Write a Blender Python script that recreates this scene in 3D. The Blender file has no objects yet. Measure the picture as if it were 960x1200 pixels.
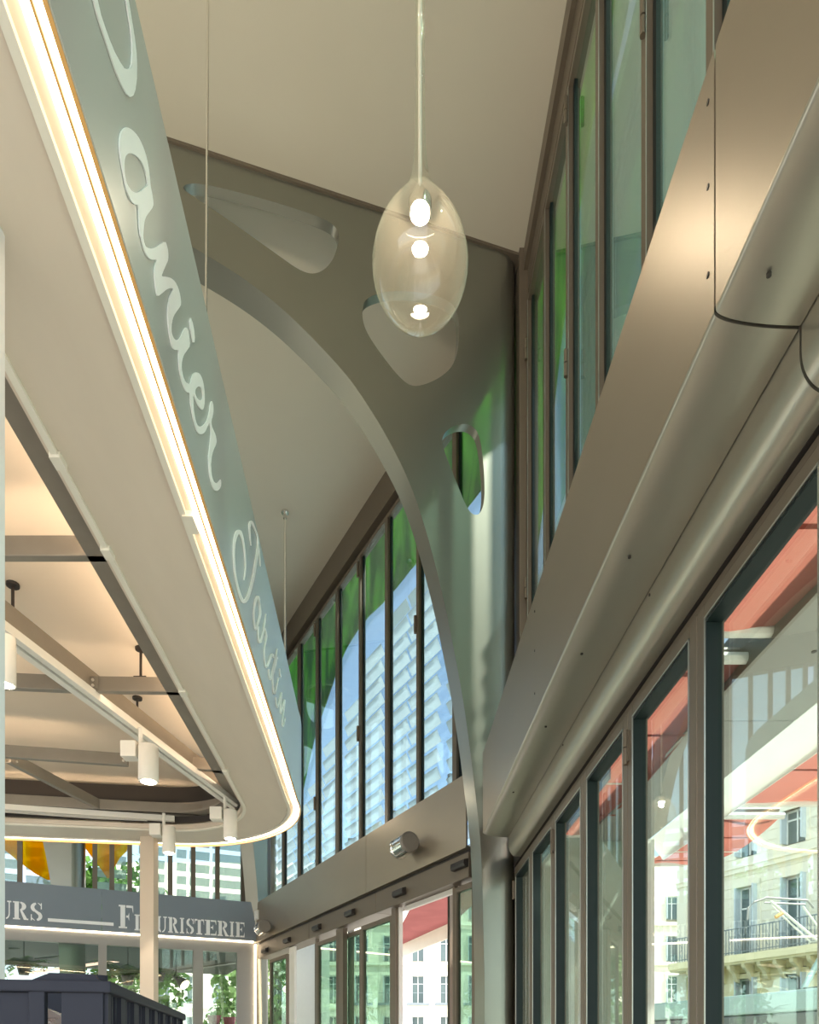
import bpy, math, random
from mathutils import Vector, noise
from mathutils.geometry import tessellate_polygon
random.seed(7)
SC = bpy.context.scene
C = SC.collection
FPX = 835.0                       # focal length in pixels of the 960 x 1200 frame
HOR = 1236.0                      # image row of the horizon (shifted lens)
# ------------------------------------------------------------------ camera, world, sun, exposure
cam_d = bpy.data.cameras.new('camera'); cam = bpy.data.objects.new('camera', cam_d); C.objects.link(cam)
cam.rotation_euler = (math.radians(90), 0, 0)
cam_d.sensor_fit = 'VERTICAL'; cam_d.sensor_height = 36.0; cam_d.sensor_width = 28.8
cam_d.lens = FPX * 36.0 / 1200.0
cam_d.shift_y = (HOR - 600.0) / 1200.0
cam_d.clip_start = 0.05; cam_d.clip_end = 500
SC.camera = cam
w = bpy.data.worlds.new('sky'); SC.world = w; w.use_nodes = True
nt = w.node_tree; bg = nt.nodes['Background']
st = nt.nodes.new('ShaderNodeTexSky'); st.sky_type = 'NISHITA'; st.sun_disc = False
st.sun_elevation = math.radians(48); st.sun_rotation = math.radians(200); st.air_density = 1.0; st.dust_density = 1.5; st.ozone_density = 1.0
hz = nt.nodes.new('ShaderNodeHueSaturation'); hz.inputs['Saturation'].default_value = .62   # hazy summer sky
nt.links.new(st.outputs[0], hz.inputs['Color']); nt.links.new(hz.outputs[0], bg.inputs[0]); bg.inputs[1].default_value = 0.27
sun_d = bpy.data.lights.new('sun', 'SUN'); sun_d.energy = 6.5; sun_d.angle = math.radians(2.0); sun_d.color = (1, .95, .86)
sun = bpy.data.objects.new('sun', sun_d); C.objects.link(sun)
SUN_DIR = Vector((.46, -.34, .82)).normalized()
sun.rotation_euler = SUN_DIR.to_track_quat('Z', 'Y').to_euler(); sun.location = (0, -5, 30)
SC.view_settings.view_transform = 'Standard'; SC.view_settings.look = 'None'; SC.view_settings.gamma = 1
SC.view_settings.use_curve_mapping = False; SC.view_settings.exposure = 0.68
SC.cycles.max_bounces = 10; SC.cycles.transparent_max_bounces = 32; SC.cycles.diffuse_bounces = 5; SC.cycles.glossy_bounces = 5
SC.cycles.use_denoising = True; SC.cycles.caustics_reflective = False; SC.cycles.caustics_refractive = False
SC.cycles.sample_clamp_indirect = 6

# ------------------------------------------------------------------ materials
def M(name, col, rough=.5, metal=0., var=0., scale=6., bump=0., stretch=(1, 1, 1), spec=.5, emit=None, es=1., coat=0.):
    m = bpy.data.materials.new(name); m.use_nodes = True; t = m.node_tree; b = t.nodes['Principled BSDF']
    b.inputs['Base Color'].default_value = (*col, 1); b.inputs['Roughness'].default_value = rough
    b.inputs['Metallic'].default_value = metal; b.inputs['Specular IOR Level'].default_value = spec
    b.inputs['Coat Weight'].default_value = coat
    if emit:
        b.inputs['Emission Color'].default_value = (*emit, 1); b.inputs['Emission Strength'].default_value = es
    tc = t.nodes.new('ShaderNodeTexCoord'); mp = t.nodes.new('ShaderNodeMapping'); mp.inputs['Scale'].default_value = stretch
    nz = t.nodes.new('ShaderNodeTexNoise'); nz.inputs['Scale'].default_value = scale; nz.inputs['Detail'].default_value = 5
    t.links.new(tc.outputs['Object'], mp.inputs[0]); t.links.new(mp.outputs[0], nz.inputs[0])
    v = var if var else .03
    cr = t.nodes.new('ShaderNodeMix'); cr.data_type = 'RGBA'
    cr.inputs['A'].default_value = (*[c * (1 - v) for c in col], 1); cr.inputs['B'].default_value = (*[min(1, c * (1 + v)) for c in col], 1)
    t.links.new(nz.outputs[0], cr.inputs['Factor']); t.links.new(cr.outputs['Result'], b.inputs['Base Color'])
    if bump:
        bp = t.nodes.new('ShaderNodeBump'); bp.inputs['Strength'].default_value = bump; bp.inputs['Distance'].default_value = .01
        t.links.new(nz.outputs[0], bp.inputs['Height']); t.links.new(bp.outputs[0], b.inputs['Normal'])
    return m

def glass(name, tint=(.8, .88, .84), ior=1.5, haze=0., hazecol=(.5, .55, .5)):
    m = bpy.data.materials.new(name); m.use_nodes = True; t = m.node_tree; t.nodes.remove(t.nodes['Principled BSDF'])
    out = t.nodes['Material Output']
    g = t.nodes.new('ShaderNodeNewGeometry'); mr = t.nodes.new('ShaderNodeMapRange')
    mr.inputs['To Min'].default_value = ior; mr.inputs['To Max'].default_value = 1 / ior
    t.links.new(g.outputs['Backfacing'], mr.inputs['Value'])
    fr = t.nodes.new('ShaderNodeFresnel'); t.links.new(mr.outputs[0], fr.inputs['IOR'])
    tr = t.nodes.new('ShaderNodeBsdfTransparent'); tr.inputs[0].default_value = (*tint, 1)
    gl = t.nodes.new('ShaderNodeBsdfGlossy'); gl.inputs['Roughness'].default_value = .0; gl.inputs[0].default_value = (.95, 1, .97, 1)
    mx = t.nodes.new('ShaderNodeMixShader'); t.links.new(fr.outputs[0], mx.inputs[0])
    src = tr.outputs[0]
    if haze:
        df = t.nodes.new('ShaderNodeBsdfDiffuse'); df.inputs[0].default_value = (*hazecol, 1)
        tl = t.nodes.new('ShaderNodeBsdfTranslucent'); tl.inputs[0].default_value = (*hazecol, 1)
        m3 = t.nodes.new('ShaderNodeMixShader'); m3.inputs[0].default_value = .5
        t.links.new(df.outputs[0], m3.inputs[1]); t.links.new(tl.outputs[0], m3.inputs[2])
        m2 = t.nodes.new('ShaderNodeMixShader'); m2.inputs[0].default_value = haze
        t.links.new(tr.outputs[0], m2.inputs[1]); t.links.new(m3.outputs[0], m2.inputs[2]); src = m2.outputs[0]
    t.links.new(src, mx.inputs[1]); t.links.new(gl.outputs[0], mx.inputs[2]); t.links.new(mx.outputs[0], out.inputs[0])
    return m

def cloth(name, col, mix=.6, var=0., scale=3, stretch=(1, 1, 1), col2=None, clear=0.):
    m = bpy.data.materials.new(name); m.use_nodes = True; t = m.node_tree; t.nodes.remove(t.nodes['Principled BSDF'])
    out = t.nodes['Material Output']
    tc = t.nodes.new('ShaderNodeTexCoord'); mp = t.nodes.new('ShaderNodeMapping'); mp.inputs['Scale'].default_value = stretch
    nz = t.nodes.new('ShaderNodeTexNoise'); nz.inputs['Scale'].default_value = scale; nz.inputs['Detail'].default_value = 7; nz.inputs['Distortion'].default_value = .6
    t.links.new(tc.outputs['Object'], mp.inputs[0]); t.links.new(mp.outputs[0], nz.inputs[0])
    rp = t.nodes.new('ShaderNodeValToRGB'); rp.color_ramp.elements[0].position = .42; rp.color_ramp.elements[1].position = .58
    c2 = col2 or tuple(c * (1 - var) for c in col)
    rp.color_ramp.elements[0].color = (*c2, 1); rp.color_ramp.elements[1].color = (*col, 1)
    t.links.new(nz.outputs[0], rp.inputs[0])
    a = t.nodes.new('ShaderNodeBsdfDiffuse'); b = t.nodes.new('ShaderNodeBsdfTranslucent')
    t.links.new(rp.outputs[0], a.inputs[0]); t.links.new(rp.outputs[0], b.inputs[0])
    mx = t.nodes.new('ShaderNodeMixShader'); mx.inputs[0].default_value = mix
    t.links.new(a.outputs[0], mx.inputs[1]); t.links.new(b.outputs[0], mx.inputs[2])
    src = mx.outputs[0]
    if clear:
        tr = t.nodes.new('ShaderNodeBsdfTransparent'); t.links.new(rp.outputs[0], tr.inputs[0])
        m2 = t.nodes.new('ShaderNodeMixShader'); m2.inputs[0].default_value = clear
        t.links.new(src, m2.inputs[1]); t.links.new(tr.outputs[0], m2.inputs[2]); src = m2.outputs[0]
    t.links.new(src, out.inputs[0])
    return m

frame_m = M('bronze_frame_paint', (.165, .135, .10), .45, .35, .06, 3, stretch=(1, 1, 1))
dark_m = M('gap_shade_and_dark_paint', (.035, .03, .027), .5, .2)  # puts the shade of the shadow gaps into colour; also plain dark fittings
bead_m = M('bright_anodised_bead', (.50, .52, .48), .3, .8)
seal_m = M('blue_black_seal', (.010, .018, .018), .5, .0, spec=.2)
clad_m = M('satin_bronze_cladding', (.36, .305, .235), .40, .75, .06, 2.5, stretch=(1, .25, 1), bump=.02)
cladb_m = M('satin_bronze_highlit', (.46, .44, .37), .30, .8, .05, 2.5, stretch=(1, .25, 1))  # lighter, greener cladding copy; window-light highlight put into the colour
plate_m = M('satin_steel_plate_paint', (.27, .27, .23), .30, .75, .05, 2, bump=.02)
ceil_m = M('beige_ceiling_plaster', (.60, .56, .45), .85, 0, .03, 1.2)
floor_m = M('polished_concrete', (.52, .49, .44), .35, 0, .12, 2.5)
ground_m = M('pale_paving', (.66, .63, .56), .8, 0, .1, 1.5)
fascia_m = M('grey_fascia_paint', (.54, .57, .55), .27, .1, .02, 2)
soffit_m = M('taupe_soffit_laminate', (.68, .61, .52), .42, .1, .07, 3.5, stretch=(2, .5, 1))
cream_m = M('cream_kiosk_ceiling', (.74, .66, .55), .7, 0, .04, 1.5)
steel_m = M('grey_painted_steel', (.27, .245, .21), .45, .3, .12, 9)
white_m = M('white_paint', (.80, .79, .74), .45)
letter_m = M('white_lettering', (.97, .98, .98), .5)
lip_m = M('white_trim_profile', (.78, .76, .68), .35)
led_m = M('warm_led_diffuser', (1, .9, .75), .5, emit=(1, .80, .55), es=5.0)
led2_m = M('warm_cove_and_added_led', (1, .75, .45), .5, emit=(1, .74, .50), es=10)
bulb_m = M('lit_lamp_face', (1, .95, .85), .4, emit=(1, .88, .70), es=22.)
amber_m = M('amber_edge_profile', (.75, .42, .14), .4)
chrome_m = M('polished_chrome', (.75, .73, .70), .12, 1.)
bolt_m = M('dark_bolt_head', (.06, .055, .05), .4, .7)
pbolt_m = M('zinc_bolt_head', (.7, .68, .62), .4, .5)
post_m = M('cream_post_paint', (.62, .53, .43), .5)
wpost_m = M('light_grey_post', (.72, .74, .76), .5)
crate_m = M('slate_plastic', (.024, .027, .038), .6, 0, .1, 9, spec=.15)
film_m = M('smoky_plastic_wrap', (.20, .19, .23), .2, 0, .5, 7)
slat_m = None
sign_m = M('blue_grey_sign_panel', (.20, .235, .27), .5, .1)
greyfr_m = M('light_grey_frame', (.34, .33, .31), .45, .2)
stone_m = M('pale_limestone', (.80, .76, .64), .8, 0, .08, 1.4, bump=.2)
stone2_m = M('cream_ground_storey_render', (.88, .78, .50), .8, 0, .06, 1.4)
joint_m = M('shadow_joint_mortar', (.42, .38, .29), .9)
shut_m = M('grey_blue_shutter', (.55, .62, .68), .6)
wood_w = M('white_window_joinery', (.78, .79, .77), .5)
wglass_m = M('dark_window_glass', (.10, .14, .14), .12, 0)
rail_m = M('grey_iron_railing', (.22, .26, .28), .5, .4)
tram_m = M('grey_green_tram_roof', (.34, .45, .42), .45, .1)
tram2_m = M('dark_tram_band', (.12, .13, .12), .4)
blackc_m = M('black_shop_ceiling', (.02, .02, .022), .6)
redled_m = M('red_white_strip', (.9, .5, .45), .5, emit=(1, .62, .5), es=1.2)
leafA_m = cloth('green_foliage', (.16, .34, .08), .45, .5, 2)
leafB_m = cloth('pale_green_foliage', (.36, .52, .22), .45, .4, 2)
bark_m = M('brown_bark', (.16, .11, .07), .9)
canvas_m = cloth('red_sunshade_canvas', (.50, .16, .12), .7, .10, .7)
sage_m = M('sage_reflection_tone', (.36, .43, .36), .6)
val_m = cloth('white_valance_cloth', (.96, .97, .92), .6, .03, 1)
pinkc_m = cloth('shaded_awning_canvas', (.42, .17, .17), .3, .1, .7)  # shade on the awning put into the canvas as a darker mauve
slat_m = cloth('white_louvre_slat', (.97, .97, .95), .85, .02, 2)
slatg_m = cloth('glass_louvre_slat', (.72, .80, .78), .6, .05, 2, clear=.6)
green_m = cloth('green_leaf_print', (.19, .47, .07), .75, 0, 1.4, (2.5, 2.5, .7), (.03, .19, .04), .45)
green2_m = cloth('lime_leaf_print', (.50, .85, .16), .8, 0, 1.4, (2.5, 2.5, .7), (.14, .50, .06), .5)
yellow_m = cloth('yellow_leaf_print', (1., .80, .05), .8, 0, 1.6, (2.5, 2.5, .7), (1., .55, .0), .4)
pane_m = glass('clear_door_glass', (.84, .92, .88), 1.85)
upane_m = glass('dusty_upper_glass', (.88, .95, .92), 1.6, .05, (.45, .52, .48))
bluegl_m = glass('blue_tinted_outer_glass', (.80, .90, 1.), 1.45)
greygl_m = glass('grey_green_outer_glass', (.60, .76, .70), 1.45, .45, (.28, .37, .33))
frost_m = glass('blue_sun_softening_glass', (.62, .76, .88), 1.45, .5, (.36, .50, .62))
bulbgl_m = glass('blown_lamp_glass', (.965, .945, .91), 1.55, .045, (1, .9, .72))
pot_m = M('pink_flower_pots', (.7, .2, .25), .6)
concrete_m = M('dark_kerb', (.3, .3, .29), .8)

# ------------------------------------------------------------------ mesh building
class MB:
    def __init__(s): s.v = []; s.f = []
    def add(s, vs, fs):
        n = len(s.v); s.v += [Vector(p) for p in vs]; s.f += [tuple(n + i for i in f) for f in fs]; return s
    def box(s, a0, a1, b0, b1, c0, c1, F=None):
        F = F or (lambda a, b, c: (a, b, c))
        p = [F(a, b, c) for c in (c0, c1) for b in (b0, b1) for a in (a0, a1)]
        return s.add(p, [(0, 2, 3, 1), (4, 5, 7, 6), (0, 1, 5, 4), (2, 6, 7, 3), (0, 4, 6, 2), (1, 3, 7, 5)])
    def prism(s, loops, F, c0, c1, side=True):
        """loops: outer + holes in 2D; F(a,b,c)->world; extruded from c0 to c1"""
        pts = [p for l in loops for p in l]
        tris = tessellate_polygon([[Vector((p[0], p[1], 0)) for p in l] for l in loops])
        n = len(pts)
        s.add([F(p[0], p[1], c0) for p in pts] + [F(p[0], p[1], c1) for p in pts],
              [tuple(t) for t in tris] + [tuple(n + i for i in reversed(t)) for t in tris])
        if side:
            base = len(s.v) - 2 * n; k = 0
            for l in loops:
                m = len(l)
                for i in range(m):
                    a, b = base + k + i, base + k + (i + 1) % m
                    s.f.append((a, b, b + n, a + n))
                k += m
        return s
    def sweep(s, path, prof, closed=False, caps=True):
        """path: list of frames (origin, xdir, ydir); prof: list of (x,y)"""
        n = len(prof); base = len(s.v)
        for (o, x, y) in path:
            for (a, b) in prof: s.v.append(Vector(o) + Vector(x) * a + Vector(y) * b)
        for i in range(len(path) - 1):
            for j in range(n):
                a = base + i * n + j; b = base + i * n + (j + 1) % n
                s.f.append((a, b, b + n, a + n))
        if caps:
            s.f.append(tuple(base + j for j in reversed(range(n)))); s.f.append(tuple(base + (len(path) - 1) * n + j for j in range(n)))
        return s
    def tube(s, pts, r, n=8):
        pts = [Vector(p) for p in pts]; fr = []
        for i, p in enumerate(pts):
            d = (pts[min(i + 1, len(pts) - 1)] - pts[max(i - 1, 0)]).normalized()
            up = Vector((0, 0, 1)) if abs(d.z) < .9 else Vector((1, 0, 0))
            x = d.cross(up).normalized(); y = x.cross(d).normalized(); fr.append((p, x, y))
        rr = r if isinstance(r, (list, tuple)) else [r] * len(pts)
        base = len(s.v)
        for (p, x, y), q in zip(fr, rr):
            for j in range(n):
                t = 2 * math.pi * j / n; s.v.append(p + x * q * math.cos(t) + y * q * math.sin(t))
        for i in range(len(pts) - 1):
            for j in range(n):
                a = base + i * n + j; b = base + i * n + (j + 1) % n; s.f.append((a, b, b + n, a + n))
        s.f.append(tuple(base + j for j in reversed(range(n)))); s.f.append(tuple(base + (len(pts) - 1) * n + j for j in range(n)))
        return s
    def lathe(s, prof, c=(0, 0, 0), n=32):
        base = len(s.v)
        for (r, z) in prof:
            for j in range(n):
                t = 2 * math.pi * j / n; s.v.append(Vector((c[0] + r * math.cos(t), c[1] + r * math.sin(t), c[2] + z)))
        for i in range(len(prof) - 1):
            for j in range(n):
                a = base + i * n + j; b = base + i * n + (j + 1) % n; s.f.append((a, b, b + n, a + n))
        s.f.append(tuple(base + j for j in reversed(range(n)))); s.f.append(tuple(base + (len(prof) - 1) * n + j for j in range(n)))
        return s
    def cyl(s, p0, p1, r, n=12): return s.tube([p0, p1], r, n)

def wloc(o):
    v = Vector(o.location); p = o.parent
    while p: v = v + Vector(p.location); p = p.parent
    return v
def obj(name, mb, mat, parent=None, smooth=0, bevel=0, base=None, kind=None, label=None, nrm=True):
    lo = Vector([min(p[i] for p in mb.v) for i in range(3)]); hi = Vector([max(p[i] for p in mb.v) for i in range(3)])
    b = Vector(base) if base else Vector(((lo.x + hi.x) / 2, (lo.y + hi.y) / 2, lo.z))
    me = bpy.data.meshes.new(name); me.from_pydata([p - b for p in mb.v], [], mb.f); me.update()
    if nrm:
        import bmesh
        bm = bmesh.new(); bm.from_mesh(me); bmesh.ops.recalc_face_normals(bm, faces=bm.faces); bm.to_mesh(me); bm.free()
    me.materials.append(mat)
    if smooth:
        me.shade_smooth(); me.set_sharp_from_angle(angle=math.radians(smooth))
    o = bpy.data.objects.new(name, me); C.objects.link(o)
    if parent: o.parent = parent; o.location = b - wloc(parent)
    else: o.location = b
    if bevel:
        m = o.modifiers.new('bevel', 'BEVEL'); m.width = bevel; m.segments = 2; m.limit_method = 'ANGLE'
    if kind: o['kind'] = kind
    if label: o['label'] = label
    return o
def thing(name, loc, label=None, cat=None, group=None, kind=None):
    o = bpy.data.objects.new(name, None); C.objects.link(o); o.location = loc; o.empty_display_size = .2
    if label: o['label'] = label
    if cat: o['category'] = cat
    if group: o['group'] = group
    if kind: o['kind'] = kind
    return o
def tag(o, label, cat, group=None):
    o['label'] = label; o['category'] = cat
    if group: o['group'] = group
    return o
def share(o, loc, parent=None):
    c = o.copy(); C.objects.link(c); c.parent = parent
    c.location = Vector(loc) - (wloc(parent) if parent else Vector((0, 0, 0))); return c

# ------------------------------------------------------------------ local frames of the hall (camera at the origin, floor at z = FL)
FL = -1.5; CEIL = 7.85
def R(off, y, z): return Vector((off - .036 * y, y, z))                       # right facade
P0 = Vector((.59, 7.3, 0)); tF = Vector((-.488, .873, 0)); nF = Vector((.873, .488, 0))
def Fw(s, o, z): return P0 + tF * s + nF * o + Vector((0, 0, z))              # far facade
C0 = Vector((-2.93, 13.6, 0)); tL = Vector((-.913, -.407, 0)); nL = Vector((-.407, .913, 0))
def Lw(s, o, z): return C0 + tL * s + nL * o + Vector((0, 0, z))              # left facade
def ray(u, v=HOR): return Vector(((u - 480) / FPX, 1.0, (HOR - v) / FPX))
def hit(u, v, p, n):
    d = ray(u, v); k = Vector(p).dot(n) / d.dot(n); return d * k
def sF(u, o=0.):
    q = hit(u, HOR, P0 + nF * o, nF); return (q - P0).dot(tF)
def sL(u, o=0.):
    q = hit(u, HOR, C0 + nL * o, nL); return (q - C0).dot(tL)
def smooth_loop(pts, it=2, closed=True):
    for _ in range(it):
        out = []; n = len(pts)
        for i in range(n if closed else n - 1):
            a, b = pts[i], pts[(i + 1) % n]
            out += [tuple(a[j] * .75 + b[j] * .25 for j in range(len(a))), tuple(a[j] * .25 + b[j] * .75 for j in range(len(a)))]
        if not closed: out = [pts[0]] + out + [pts[-1]]
        pts = out
    return pts

# ------------------------------------------------------------------ floor, ceiling, outside ground
obj('floor', MB().box(-14, 1.3, -14, 16, FL - .3, FL), floor_m, kind='structure')
cm = MB().prism([[(-14, -9), (1.42 + .324, -9), (1.42 - .26 + .06, 7.3), tuple(Fw(7.7, .5, 0).to_2d()), tuple(Lw(.2, .5, 0).to_2d()), tuple(Lw(12, .5, 0).to_2d())]], lambda a, b, c: Vector((a, b, c)), CEIL, CEIL + .35)
obj('ceiling', cm, ceil_m, kind='structure')
obj('ground', MB().box(-70, 90, -60, 110, FL - .9, FL - .45), ground_m, kind='structure')
obj('wall_left', MB().box(-14.2, -14, -9, 16, 2.4, CEIL), ceil_m, kind='structure')  # unseen upper wall, added to cut light from the open left side
obj('baseboard_right', MB().box(1.27, 1.42, -6, 7.2, FL, FL + .1, R), frame_m, kind='structure')

# ------------------------------------------------------------------ right facade: clad beam over the folding doors
tr = thing('trim_1', R(1.1, 2, 1.83), kind='structure')
def beamprof():
    p = [(.92, 2.80), (.92, 2.062)]
    for i in range(1, 9):
        t = i / 8; p.append((.92 + .235 * t, 2.062 - .022 * math.sin(math.pi * t)))
    p += [(1.155, 1.95)]
    for i in range(1, 9):
        t = math.radians(90 * i / 8); p.append((1.155 + .075 * (1 - math.cos(t)), 1.95 - .11 * math.sin(t)))
    p += [(1.31, 1.84), (1.31, 2.80)]
    return p
G = .004
faceP = [(.92, 2.80), (.92, 2.070), (.935, 2.070), (.935, 2.785), (1.31, 2.785), (1.31, 2.80)]
botP = [(.92 + .235 * (1 - math.cos(math.radians(i * 6))), 2.066 - .045 * math.sin(math.radians(i * 6))) for i in range(0, 16)] + [(1.156, 2.09), (.921, 2.09)]
noseP = [(1.158, 2.09), (1.158, 1.95)] + [(1.158 + .075 * (1 - math.cos(math.radians(9 * i))), 1.95 - .11 * math.sin(math.radians(9 * i))) for i in range(1, 11)] + [(1.315, 1.84), (1.315, 2.09)]
for (y0, y1) in ((-3., 1.975), (1.985, 6.62)):
    for pr, nm, mt in ((faceP, 'cladding_panel', clad_m), (botP, 'soffit_panel', cladb_m), (noseP, 'bullnose_panel', cladb_m)):
        mb = MB(); fr = []
        for y in (y0, y1):
            fr.append((R(0, y, 0), Vector((1, 0, 0)), Vector((0, 0, 1))))
        mb.sweep(fr, pr); obj(nm, mb, mt, tr, smooth=40, nrm=True)
obj('end_cap', MB().box(.925, 1.3, 6.60, 6.63, 2.07, 2.78, R), clad_m, tr)
bolt0 = None
bl = [(.917, 2.02, 2.70), (.917, 2.02, 2.46), (.917, 2.02, 2.21), (.917, 4.34, 2.70), (.917, 4.34, 2.46), (.917, 4.34, 2.20)]
for (x, y, z) in bl:
    q = R(x, y, z); o = obj('bolt', MB().cyl(q, q + Vector((.006, 0, 0)), .007, 8), bolt_m, tr)
for y in (1.85, 2.9, 3.6, 4.4, 5.5):
    q = R(1.0, y, 2.022); obj('bolt', MB().cyl(q, q + Vector((0, 0, .006)), .007, 8), bolt_m, tr)
for y in (1.72, 3.1, 4.6): 
    q = R(1.153, y, 2.0); obj('bolt', MB().cyl(q, q + Vector((.006, 0, 0)), .006, 8), bolt_m, tr)

# folding glazed doors under the beam
hr = thing('trim_2', R(1.3, 2, 1.80), kind='structure')
obj('head_rail', MB().box(1.285, 1.40, -3, 6.98, 1.805, 1.832, R), frame_m, hr)
obj('head_shadow_gap', MB().box(1.27, 1.45, -3, 6.98, 1.838, 1.95, R), dark_m, hr)
edges = [-.5, .33, 1.17, 2.02, 2.915, 3.74, 4.565, 5.38, 6.2, 6.98]
for i in range(len(edges) - 1):
    y0, y1 = edges[i] + .003, edges[i + 1] - .003
    d = thing('door_%d' % (i + 1), R(1.32, (y0 + y1) / 2, FL + .02), kind='structure')
    sw = .068; zt = 1.80; zb = FL + .02
    fm = MB().box(1.28, 1.36, y0, y0 + sw, zb, zt, R).box(1.28, 1.36, y1 - sw, y1, zb, zt, R)
    fm.box(1.28, 1.36, y0 + sw, y1 - sw, zt - .055, zt, R).box(1.28, 1.36, y0 + sw, y1 - sw, zb, zb + .09, R)
    obj('door_frame', fm, frame_m, d, bevel=.004)
    b = .008; a0, a1 = y0 + sw, y1 - sw
    bm_ = MB().box(1.277, 1.283, a0, a0 + b, zb + .09, zt - .055, R).box(1.277, 1.283, a1 - b, a1, zb + .09, zt - .055, R).box(1.277, 1.283, a0, a1, zt - .055 - b, zt - .055, R)
    obj('glazing_bead', bm_, bead_m, d)
    s2 = MB().box(1.281, 1.345, a0, a0 + .012, zb + .09, zt - .067, R).box(1.281, 1.345, a1 - .012, a1, zb + .09, zt - .067, R).box(1.281, 1.345, a0, a1, zt - .08, zt - .067, R)
    obj('seal', s2, seal_m, d)
    obj('pane', MB().box(1.328, 1.336, a0 + .005, a1 - .005, zb + .09, zt - .07, R), pane_m, d)
    if i % 2 == 0:
        q = R(1.268, y1, 0)
        hm = MB().cyl((q.x, q.y, 1.70), (q.x, q.y, 1.61), .013, 10).cyl((q.x, q.y, 1.605), (q.x, q.y, 1.52), .013, 10)
        hm.box(1.270, 1.284, y1 - .03, y1 + .03, 1.53, 1.69, R)
        obj('hinge', hm, frame_m, d, smooth=40)

# ------------------------------------------------------------------ right facade: tall glazing over the beam
w1 = thing('window_1', R(1.42, 2.5, 2.8), kind='structure')
GX = 1.42; GT = 7.27
obj('sill', MB().box(1.30, 1.5, -3, 6.95, 2.78, 2.86, R), frame_m, w1)
obj('corner_frame', MB().box(GX - .10, GX + .08, 6.93, 7.5, FL, CEIL, R), frame_m, w1)
obj('head_trim', MB().box(GX - .02, GX + .1, -6, 7.0, GT + .14, CEIL, R).box(GX - .06, GX + .0, -6, 7.0, CEIL - .22, CEIL - .02, R), frame_m, w1)
obj('head_shadow_gap', MB().box(GX + .02, GX + .08, -6, 7.0, GT + .06, GT + .14, R), dark_m, w1)
obj('head_rail', MB().box(GX - .03, GX + .06, -6, 7.0, GT - .0, GT + .06, R), frame_m, w1)
ys = [-1.64, -.86, -.08, .70, 1.48, 2.25, 3.03, 3.80, 4.63, 5.39, 6.16, 6.9]
for i, y in enumerate(ys):
    obj('mullion', MB().box(GX - .035, GX + .05, y - .034, y + .034, 2.86, GT, R), frame_m, w1)
    obj('bead', MB().box(GX - .037, GX - .033, y - .040, y - .034, 2.86, GT, R), bead_m, w1)
    obj('seal', MB().box(GX - .0, GX + .03, y - .085, y - .041, 2.86, GT, R), seal_m, w1)
    if i < len(ys) - 1:
        obj('pane', MB().box(GX + .012, GX + .02, y + .03, ys[i + 1] - .03, 2.86, GT, R), upane_m, w1)
for (y, z) in ((3.80, 5.49), (3.80, 6.9), (5.39, 7.1), (5.39, 5.2), (6.9, 6.8), (6.9, 4.5), (5.39, 3.6)):
    q = R(GX - .05, y - .03, z)
    obj('hinge', MB().cyl(q + Vector((0, 0, -.10)), q + Vector((0, 0, -.005)), .016, 10).cyl(q + Vector((0, 0, .005)), q + Vector((0, 0, .10)), .016, 10), frame_m, w1, smooth=40)

# ------------------------------------------------------------------ arched steel frames
PE = Vector((-.963, -.27, 0)); PB = Vector((-.27, .963, 0)); P1 = Vector((1.10, 7.0, 0))
def plate_uv(u, v):
    q = hit(u, v, P1, PB); return ((q - P1).dot(PE), q.z)
TH = .27
front = [(568, 1147), (564.5, 1000), (560, 953), (553, 893), (545, 833), (537, 786), (520, 700), (500, 622), (480, 563), (453, 510), (427, 468),
         (405, 437), (355, 384), (320, 352), (280, 322), (227, 290), (180, 263), (130, 238), (70, 214), (-40, 180)]
curve = [plate_uv(*p) for p in front]
curve = smooth_loop(curve, 2, closed=False)
h1 = [(214, 221), (217, 216), (230, 214.5), (255, 219), (305, 232), (355, 247), (383, 258), (394, 266), (398, 277), (395, 292), (389, 307),
      (378, 318), (365, 321.5), (350, 316), (330, 302), (280, 266), (242, 240), (222, 227)]
h2 = [(424, 366), (426, 354), (436, 346), (460, 340), (500, 343), (527, 352), (537, 366), (538.5, 385), (537, 410), (531, 429), (517, 442), (498, 451),
      (482, 453), (469, 443), (455, 426), (438, 403), (427, 384)]
h3 = [(517.5, 517), (521, 507), (531, 499), (543, 496), (554, 499), (561, 508), (565, 527), (568, 560), (568, 588), (563, 602), (556, 604), (548, 597),
      (537, 570), (522, 532)]
holes = [smooth_loop([plate_uv(*p) for p in h], 2) for h in (h1, h2, h3)]
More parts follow.
